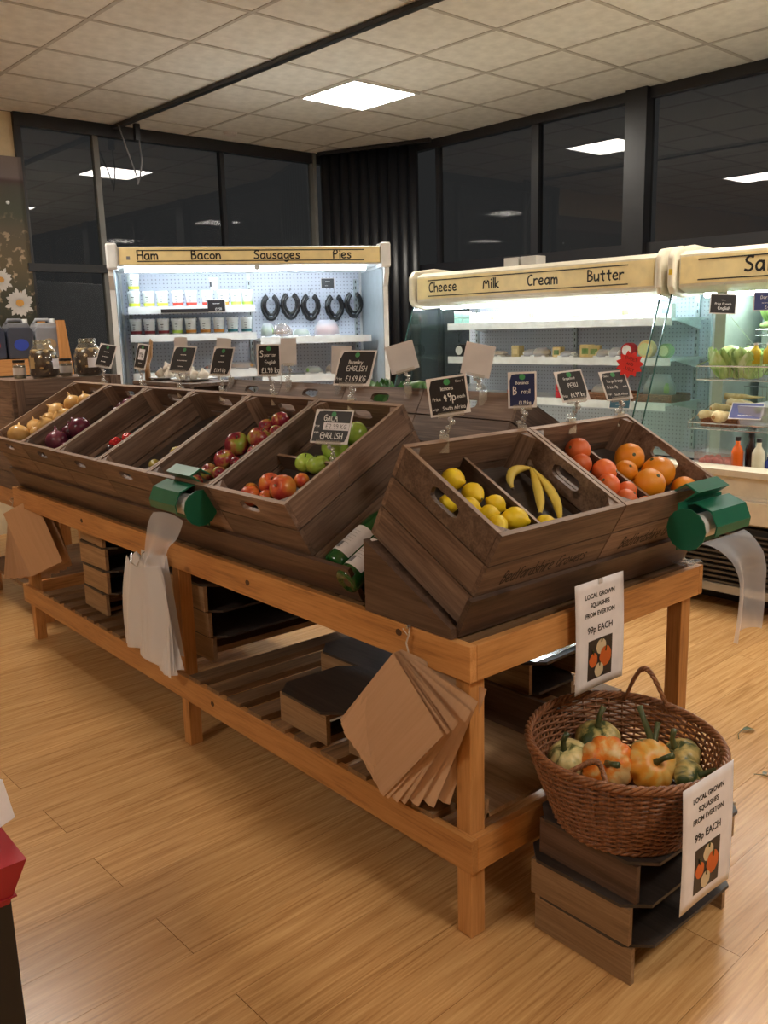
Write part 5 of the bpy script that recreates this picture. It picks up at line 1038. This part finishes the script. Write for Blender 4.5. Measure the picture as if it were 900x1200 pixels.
for k in range(4): riser('%s riser in the leftmost stack under the bench' % ordn[k], -2.32 + .012 * (k % 2), .28, .293 + .1 * k, .03 * (k % 3 - 1), .31, .42)
for k in range(3): riser('%s riser of the stack behind the white bags under the bench' % ordn[k], -2.02, .42, .293 + .1 * k, .25, .28, .36)
for k in range(3): riser('%s riser in the middle stack right of the white bags' % ordn[k if k < 2 else 3], -1.56 + .01 * k, .42 - .012 * k, .293 + .1 * k, .02 * (1 - k), .36, .60)
riser('single riser with a dark top at the front of the shelf, middle right', -.72, .18, .293, -.02, .30, .30)
riser('riser with a pale pine front just behind the single front one', -.875, .49, .293, .02, .38, .32)
riser('riser half hidden behind the front paper bags on the shelf', -.50, .13, .293, .05, .12, .16)
riser('riser lying under the film topped one near the bench end', -.45, .66, .293, 0, .34, .26); riser('riser with shiny dark film on top near the bench end', -.44, .66, .393, .03, .36, .26)
MB().grid(5, 4, lambda p, q: (-.16 + p * .32, -.11 + q * .22, .1012 + .003 * math.sin(p * 9) * math.cos(q * 7))).build('film', sheer('film_dark', (.35, .42, .5), .25, gloss=.2, rough=.12, diff=(.05, .08, .12)), [o for o in C.objects if o.get('label', '').startswith('riser with shiny')][0], smooth=True)
t = thing('open_tray', 'large open shallow wooden tray on the shelf behind the near leg', 'tray', (-.222, .285, .293), (0, 0, .0), 'open trays')
MB().box(-.18, .19, -.20, .20, 0, .012).build('tray_floor', RPX, t); MB().box(-.19, .19, .19, .204, 0, .13).build('side_board', STX, t); MB().box(-.20, -.19, -.20, .204, 0, .10).build('end_board', RPY, t); MB().box(-.19, .19, -.204, -.19, 0, .05).build('side_board', RPX, t)
for k, (l) in enumerate(('bottom riser of the three under the squash basket', 'middle riser under the squash basket, pale fronted', 'top riser directly under the squash basket')):
    riser(l, .188 + (0, -.008, .004)[k], .385 + (0, -.008, .012)[k] - .01, .1 * k + .001, (.0, .015, -.02)[k], .335, .42, 'risers under the squash basket', dark=(k == 2))

# ------------------------------------------------------------ willow basket of squashes
BX, BY, BZ = .182, .330, .302
bk = thing('wicker_basket', 'oval brown willow basket of squashes on the riser stack', 'basket', (BX, BY, BZ), (0, 0, -.67))
RX, RY, HB = .250, .222, .185        # rim half axes, height
def ov(a, q, o=0.0):
    s = .68 + .32 * q ** .8; lift = .008 * math.cos(a) ** 2 * q
    return Vector(((RX * s + o) * math.cos(a), (RY * s + o) * math.sin(a), q * HB + lift))
ns = 40; NR = 27; m = MB()
for k in range(NR):
    q = (k + .5) / NR; pts = []
    for i in range(ns * 3):
        a = 2 * PI * i / (ns * 3); o = .0045 * math.cos(PI * (i / 3.0 + k)); pts.append(ov(a, q, o))
    m.tube(pts, .0034, 5, closed=True)
o = m.build('weave', WICK, bk, smooth=True); o['kind'] = 'stuff'
for k in range(ns):
    a = 2 * PI * k / ns; MB().tube([ov(a, q / 5) for q in range(6)], .0032, 5).build('stake', WICK, bk, smooth=True)
for j in range(4):
    pts = [ov(2 * PI * i / 110, 1.0, .006 * math.cos(2 * PI * i / 110 * 17 + j * PI / 2)) + Vector((0, 0, .004 + .007 * math.sin(2 * PI * i / 110 * 17 + j * PI / 2))) for i in range(110)]
    MB().tube(pts, .0048, 5, closed=True).build('rim_strand', WICK, bk, smooth=True)
for j in range(3):
    pts = [ov(2 * PI * i / 110, 0.02, .004 + .005 * math.cos(2 * PI * i / 110 * 17 + j * 2.1)) + Vector((0, 0, .002 + .005 * math.sin(2 * PI * i / 110 * 17 + j * 2.1))) for i in range(110)]
    MB().tube(pts, .0045, 5, closed=True).build('base_strand', WICK, bk, smooth=True)
MB().prism([tuple(ov(2 * PI * i / 30, 0)[:2]) for i in range(30)], .0, .006).build('basket_floor', WICK, bk)
for a0, hh, fall in ((2.55, .11, 0), (-.72, .07, 1)):
    for j in range(3):
        pts = []
        for i in range(31):
            q = i / 30; a = a0 + (q - .5) * .52; p = ov(a, 1.0); hgt = math.sin(PI * q) * hh; off = (p.normalized() * 0)
            tw = 2 * PI * q * 5 + j * 2.09; inw = (-.25 * hgt if not fall else -.9 * hgt); d = Vector((math.cos(a), math.sin(a), 0))
            pts.append(p + d * (inw + .0042 * math.cos(tw)) + Vector((0, 0, (hgt if not fall else hgt * .45) - .01 + .0042 * math.sin(tw))))
        MB().tube(pts, .0042, 5).build('handle_strand', WICK, bk, smooth=True)
def squash_mat(name, a, b, c, thr=.5):
    m, t, bb = nt(name); L = t.links.new; tc = N(t, 'ShaderNodeTexCoord'); mp = N(t, 'ShaderNodeMapping'); mp.inputs['Scale'].default_value = (26, 26, 9); L(tc.outputs['Object'], mp.inputs['Vector'])
    nz = N(t, 'ShaderNodeTexNoise', Scale=1.2, Detail=4.0, Roughness=.6, Distortion=.4); L(mp.outputs[0], nz.inputs['Vector']); rp = ramp(t, [(thr - .08, a), (thr, b), (thr + .12, c)]); L(nz.outputs['Fac'], rp.inputs['Fac']); L(rp.outputs[0], bb.inputs['Base Color']); bb.inputs['Roughness'].default_value = .4; return m
SQ = {'orange': squash_mat('squash_orange', (.72, .17, .012), (.74, .27, .04), (.70, .47, .20), .50), 'yellow': squash_mat('squash_yellow', (.76, .30, .03), (.72, .38, .07), (.66, .44, .14), .52), 'striped': squash_mat('squash_striped', (.045, .07, .022), (.30, .26, .09), (.58, .44, .16), .50), 'cream': squash_mat('squash_cream', (.14, .15, .05), (.52, .46, .20), (.72, .58, .26), .47)}
def squash(loc, R_, mat, rot, label, n=10, flat=.78, stem=1.0, sd=(0, 0, 1)):
    t = thing('squash', label, 'squash', loc, rot, 'squashes in the willow basket'); pr = [(R_ * math.sin(PI * i / 16) * (1 + .03 * math.sin(PI * i / 16)) + 1e-4, -R_ * flat * math.cos(PI * i / 16) * (1 - .22 * math.exp(-(math.sin(PI * i / 16) / .3) ** 2))) for i in range(17)]
    MB().lathe(pr, n * 6, fn=lambda a, rr, z: rr * (1 - .085 * (1 - abs(math.sin(a * n / 2)) ** .55))).build('squash_body', SQ[mat], t, smooth=True)
    k = stem; MB().tube([(0, 0, R_ * flat * .72), (.002, 0, R_ * flat * .95), (.008 * k, .003, R_ * flat + .02 * k), (.022 * k, .006, R_ * flat + .04 * k)], [.011, .0075, .0065, .008], 6).build('stem', STEM, t, smooth=True); return t
squash((.070, .265, .425), .052, 'cream', (.45, -.2, .3), 'cream and green squash nearest the fallen handle, left')
squash((.062, .395, .430), .056, 'striped', (.1, -.1, 1.2), 'dark striped squash with a thick green stalk at the back left')
squash((.155, .305, .430), .064, 'orange', (1.1, .25, .5), 'large orange streaked squash in the middle front', n=10)
squash((.232, .370, .432), .059, 'yellow', (.9, .1, .9), 'bright yellow orange ribbed squash right of the middle')
squash((.170, .465, .400), .050, 'striped', (.2, .2, 2.0), 'mottled green squash behind the yellow one'); squash((.245, .475, .420), .050, 'striped', (.4, -.4, .2), 'mottled tan squash at the far right back'); squash((.310, .410, .415), .042, 'striped', (.9, .5, 1.4), 'small dark green squash at the right wall of the basket')
t = thing('squash', 'long stalked squash deep in the basket whose stem rises behind', 'squash', (.165, .475, .385), (0, 0, 0), 'squashes in the willow basket')
MB().ball((0, 0, 0), .03, n=16, m=10).build('squash_body', SQ['yellow'], t, smooth=True); MB().tube([(.0, -.0, .02), (-.005, .0, .06), (-.03, .005, .10), (-.045, .01, .125)], [.011, .009, .007, .008], 7).build('stem', STEM, t, smooth=True)

# ------------------------------------------------------------ printed squash notices
BLK = plain('photo_black', (.012, .012, .016), .4); NO, NC = plain('print_orange', (.62, .12, .015), .5), plain('print_cream', (.66, .54, .34), .5)
txts = [('LOCAL GROWN', .0165, .098), ('SQUASHES', .0165, .074), ('FROM EVERTON', .0165, .050), ('99p EACH', .024, .008)]
tmesh = [print_text(s, z, .0004) + (h,) for s, z, h in txts]
def notice(label, loc, rz, bend):
    """A4 sheet facing local -y, centre at loc, gently curled"""
    t = thing('paper_notice', label, 'notice', loc, (0, 0, rz), 'squash price notices'); w, h = .100, .1425
    cy = lambda a, c: -bend * math.sin((c + h) / (2 * h) * PI) * .5 - bend * .6 * ((h - c) / (2 * h)) ** 2 + bend * .35 * math.sin((a + w) / (2 * w) * PI) * ((h - c) / (2 * h))
    MB().grid(10, 14, lambda p, q: (-w + 2 * w * p, cy(-w + 2 * w * p, -h + 2 * h * q), -h + 2 * h * q)).build('sheet', PAPER, t, smooth=True, solid=.0004)
    m = MB()
    for vs, fs, z in tmesh: m.add([(x, cy(x, z + y) - .0007 - (0.0002 if q > 0 else 0), z + y) for x, y, q in vs], fs)
    m.build('print', INK, t); P = lambda a, c, d: (a, cy(a, c) - .0006 - d, c)
    x0, x1, z0, z1 = -.048, .052, -.118, -.012
    ph_ = MB().grid(6, 6, lambda p, q: P(x0 + (x1 - x0) * p, z0 + (z1 - z0) * q, .0)).build('photo', BLK, t, smooth=True)
    def blob(cx, cz, a, b, mt, nb, d):
        vs = [P(cx, cz, d)] + [P(cx + a * math.cos(k * .2618) * (1 - .07 * abs(math.cos(nb * k * .1309))), cz + b * math.sin(k * .2618), d) for k in range(24)]
        MB().add(vs, [(0, k + 1, (k + 1) % 24 + 1) for k in range(24)]).build('printed_squash', mt, ph_)
    blob(.006, -.036, .021, .020, NC, 7, .0004); blob(-.026, -.066, .018, .019, NO, 5, .0006); blob(.024, -.066, .025, .027, NO, 9, .0008); blob(-.001, -.097, .019, .019, NC, 7, .0010)
    m = MB()
    for a, b, c, d in ((.006, -.024, .008, -.014), (-.026, -.052, -.030, -.038), (.024, -.052, .026, -.038), (0, -.086, .001, -.075)): m.tube([P(a, b, .0016), P(c, d, .0016)], .0018, 4)
    m.build('printed_stalk', STEM, ph_); return t
notice('white squash notice hanging from the end rail of the bench', (.022, .442, .690), PI / 2, .010)
notice('white squash notice propped on the riser stack below the basket', (.437, .262, .384), PI / 2, .008)
MB().box(-.008, .008, -.004, -.001, .130, .1425).build('tape', CLEAR, [o for o in C.objects if o.name.startswith('paper_notice')][0])

# ------------------------------------------------------------ green bag dispensers
def dispenser(label, loc, rz, side, film_pts, lab2):
    t = thing('bag_dispenser', label, 'dispenser', loc, (0, 0, rz), 'green bag roll dispensers'); w = .118
    # hook plate over the crate edge
    MB().prism([(.045, .055), (.050, .058), (.012, .082), (-.030, .060), (.012, .030), (.016, .032), (-.020, .060), (.012, .076)], -w * .72, w * .72, 'x').build('hook_plate', GREEN, t)
    MB().prism([(.012, .02), (-.012, .028), (-.066, .008), (-.085, -.035), (-.080, -.062), (-.076, -.062), (-.081, -.034), (-.062, .005), (-.012, .024), (.012, .016)], (-w + .045 if side > 0 else -w), (w if side > 0 else w - .045), 'x').build('hood', GREEN, t)
    e = [(-.0 + .062 * math.cos(k * .449) - .015, -.045 + .062 * math.sin(k * .449)) for k in range(14)]
    MB().prism(e, -w - .004, -w, 'x').build('end_plate', GREEN, t) if side > 0 else MB().prism(e, w, w + .004, 'x').build('end_plate', GREEN, t)
    MB().box(-w, w, .012, .016, -.11, .03).build('back_plate', GREEN, t)
    M = Matrix.Translation((0, -.022, -.042)) @ Matrix.Rotation(PI / 2, 4, 'Y')
    MB().lathe([(.016, -w + .006), (.036, -w + .006), (.036, w - .006), (.016, w - .006)], 22, M).build('roll', ROLL, t, smooth=False); MB().lathe([(.015, -w), (.015, w)], 14, M).build('roll_core', plain('core_brown', (.25, .17, .10), .7), t)
    t.scale = (.9, .9, .9)
    f = thing('bag_film', lab2, 'plastic bag', loc, (0, 0, rz), 'clear bags pulled from the dispensers')
    MB().grid(16, 24, film_pts).build('film_sheet', FILM, f, smooth=True)
    return t
def fL(p, q):
    wd = .10 * (1 - .10 * q) ; x = -.015 + (p - .5) * 2 * wd - .05 * q; y = -.062 - .04 * math.sin(q * 1.8) + .012 * math.sin(p * 8 + q * 2) * q; return (x, y, -.078 - .145 * q + .012 * math.sin(p * 3 + q * 7) - .05 * q * (1 - p))
dispenser('green dispenser hooked on the front row crates, holding a roll of bags', (-1.15, -.065, .985), 0, -1, fL, 'clear bag hanging from the dispenser on the front row')
def fR(p, q):
    g = 1 - .50 * min(1, q * 1.8) ** .8 * (1 - .3 * q); x = .065 * min(1, q * 2.2) + (p - .5) * .23 * g; y = -.055 - .03 * min(1, q * 3) - .016 * math.sin(p * 7 + 1) * min(1, q * 2); return (x + .03 * math.sin(q * 2.5), y, -.070 + .018 * math.sin(min(q * 6, PI)) - .285 * q ** 1.15 - .012 * math.sin(p * 6) * q)
dispenser('green dispenser hooked on the right end crate, roll end showing', (.095, .795, .970), PI / 2, 1, fR, 'long clear bag trailing from the right hand dispenser')

# ------------------------------------------------------------ paper bags on strings, white bags
def bag_mesh(w, h, n):
    m = MB(); d = .0012
    m.grid(6, 8, lambda p, q: ((p - .5) * w, -d - .003 * math.sin(p * PI) * math.sin(q * PI * 1.3 + n) , -h * q)).grid(6, 8, lambda p, q: ((.5 - p) * w, d + .003 * math.sin(p * PI), -h * q - .0))
    k = 14; m.add([((i / k - .5) * w, -d, -h - (.004 if i % 2 else 0)) for i in range(k + 1)] + [((i / k - .5) * w, -d, -h + .01) for i in range(k + 1)], [(i, i + 1, i + k + 2, i + k + 1) for i in range(k)])
    return m.mesh('paper_sheet', KRAFT, True)
def bunch(loc, rz, specs, lab, grp, strlen=.06):
    """bags hung from one corner; specs = (angle, yaw, depth offset)"""
    me = [bag_mesh(.225, .325, k) for k in range(3)]
    s = thing('string', 'white string tying the %s to a nail' % grp, 'string', loc, (0, 0, rz)); MB().tube([(0, .0, .04), (.004, -.008, .02), (-.003, -.010, 0), (.002, -.008, -.02), (0, -.006, -.045)], .0022, 5).tube([(0, -.008, .02), (-.012, -.012, .035)], .0016, 4).tube([(.002, -.008, .02), (.012, -.014, .03)], .0016, 4).build('strand', TWINE, s); MB().lathe([(.004, 0), (.004, .010), (.001, .010)], 8, Matrix.Translation((0, 0, .04)) @ Matrix.Rotation(PI / 2, 4, 'X')).build('nail', METAL, s)
    for k, (ang, yaw, dy) in enumerate(specs):
        t = thing('paper_bag', lab[0] if k == 0 else lab[1] % ['second', 'third', 'fourth', 'fifth', 'sixth', 'rearmost'][k - 1], 'paper bag', loc, (0, 0, rz), grp if k else None)
        M = Matrix.Translation((0, dy, -.030)) @ Matrix.Rotation(yaw, 4, 'Z') @ Matrix.Rotation(ang, 4, 'Y') @ Matrix.Translation((.1, 0, .012))
        o = inst('bag_sheet', me[k % 3], t); o.matrix_local = M
R_ = math.radians
# a bag hung from its top left corner: the sheet runs down and to the left
bunch((-.195, -.004, .722), 0, [(R_(42), 0, -.052), (R_(40), .05, -.046), (R_(36), .12, -.040), (R_(33), .05, -.034), (R_(28), .22, -.028), (R_(22), .25, -.022), (R_(17), .40, -.018)], ('foremost brown paper bag of the bunch hanging near the front leg', 'brown paper bag near the front leg, %s of its fanned bunch'), 'brown paper bags near the front leg')
bunch((-3.03, -.004, .665), .45, [(R_(-24), 0, -.052), (R_(-20), .25, -.046), (R_(-12), .5, -.040), (R_(-4), .75, -.034), (R_(3), .95, -.028), (R_(10), 1.1, -.022)], ('foremost brown paper bag of the bunch at the far left bench corner', 'brown paper bag at the far left bench corner, %s of its bunch'), 'brown paper bags at the far left corner')
t = thing('carrier_bags', 'bunch of thin white carrier bags hanging from the front rail', 'plastic bags', (-1.50, -.03, .715), (0, 0, .12))
def wb(k):
    def fn(p, q):
        wd = .088 + .062 * q ** .8 + (.02 * math.sin(q * 3 + k)); a = (p - .5) * 2
        y = -.045 - .028 * math.cos(a * 1.5) * (1 - .3 * q) + .012 * math.sin(a * 7 + k * 2 + q * 2) * q - .004 * k
        return (a * wd + .02 * (q - .3) * (k - 1), y + .01 * k, -.37 * q + .015 * (1 - q) * math.cos(a * 5) - .02 * a * q + .02 * abs(a) * (-1 if q < .1 else 0) + .025 * q * math.cos(a * 2.0 + k))
    return fn
for k in range(4): MB().grid(22, 14, wb(k)).build('bag_layer', MILK, t, smooth=True)
MB().grid(22, 14, lambda p, q: ((p - .5) * 2 * (.08 + .06 * q), .005 - .01 * math.cos((p - .5) * 3), -.35 * q)).build('bag_back', MILK, t, smooth=True)
MB().tube([(-.02, -.07, .01), (-.01, -.08, -.02), (.02, -.078, -.03), (.03, -.06, .015), (0, .02, .02)], .0022, 5).build('wire_hook', METAL, t)
t = thing('torn_tape', 'scrap of clear tape on the far right corner of the bench', 'tape', (-.03, .93, .765)); MB().grid(5, 3, lambda p, q: (-.03 + .06 * p, -.04 + .08 * q, .006 * math.sin(p * 7 + q * 9) + .006)).build('scrap', CLEAR, t, smooth=True)

# ------------------------------------------------------------ black table with a red tray, lower left
t = thing('side_table', 'black legged table cut by the left edge in the foreground', 'table', (-.32, -1.30, 0))
for x, y in ((.385, .25), (-.36, .25), (.385, -.36), (-.36, -.36)): MB().box(x - .02, x + .02, y - .02, y + .02, 0, .655).build('leg', BLACK, t)
MB().box(-.38, .405, -.38, .27, .655, .67).build('table_top', BLACK, t)
t = thing('red_tray', 'red painted tray with slanting sides on the black table', 'tray', (-.32, -1.30, .67))
MB().prism([(-.42, -.42), (.42, -.42), (.42, .275), (-.42, .275)], .012, .014).prism([(-.40, -.40), (.41, -.40), (.41, .262), (-.40, .262)], 0, .012).build('tray_bottom', RED, t)
MB().add([(-.40, -.40, 0), (.412, -.40, 0), (.412, .266, 0), (-.40, .266, 0), (-.43, -.43, .075), (.440, -.43, .075), (.440, .288, .075), (-.43, .288, .075)], [(0, 1, 5, 4), (1, 2, 6, 5), (2, 3, 7, 6), (3, 0, 4, 7), (4, 5, 6, 7)]).build('tray_side', RED, t)
t = thing('bakery_bag', 'white paper bag with a clear window standing on the red tray', 'bag', (-.02, -1.10, .746), (0, 0, .5))
MB().prism([(-.09, 0), (.09, 0), (.075, .07), (-.075, .07)], -.10, .07, 'x').build('bag_body', PAPER, t); MB().prism([(-.075, .07), (.075, .07), (.06, .13), (.02, .15), (-.06, .14)], -.09, .06, 'x').build('window', FILM, t)
for k in range(3): MB().ball((-.03 + .04 * k, .0, .095), .03, .045, .022, 12, 8).build('bun', PIE, t, smooth=True)
# bits of leaf on the floor
t = thing('leaf', 'small dropped leaf with a stalk on the floor right of the basket', 'leaf', (-.133, 1.537, .004), (0, 0, -.5)); MB().grid(4, 4, lambda p, q: ((p - .5) * .024 * math.sin(PI * (.1 + q * .85)), q * .05, .006 * math.sin(q * 4) + .004)).build('blade', STEM, t, smooth=True); MB().tube([(0, .0, .004), (.02, -.03, .003), (.055, -.05, .002)], .0015, 4).build('stalk', STEM, t)
t = thing('leaf', 'dried curled sprig on the floor near the right edge', 'leaf', (.078, 1.275, .004), (0, 0, .3)); MB().tube([(-.03, 0, .003), (0, .008, .004), (.03, -.004, .003), (.045, .01, .008)], .0014, 4).build('stalk', STEM, t); MB().grid(3, 3, lambda p, q: ((p - .5) * .014, .012 + q * .025, .005 + .003 * math.sin(q * 5))).build('blade', STEM, t, smooth=True)
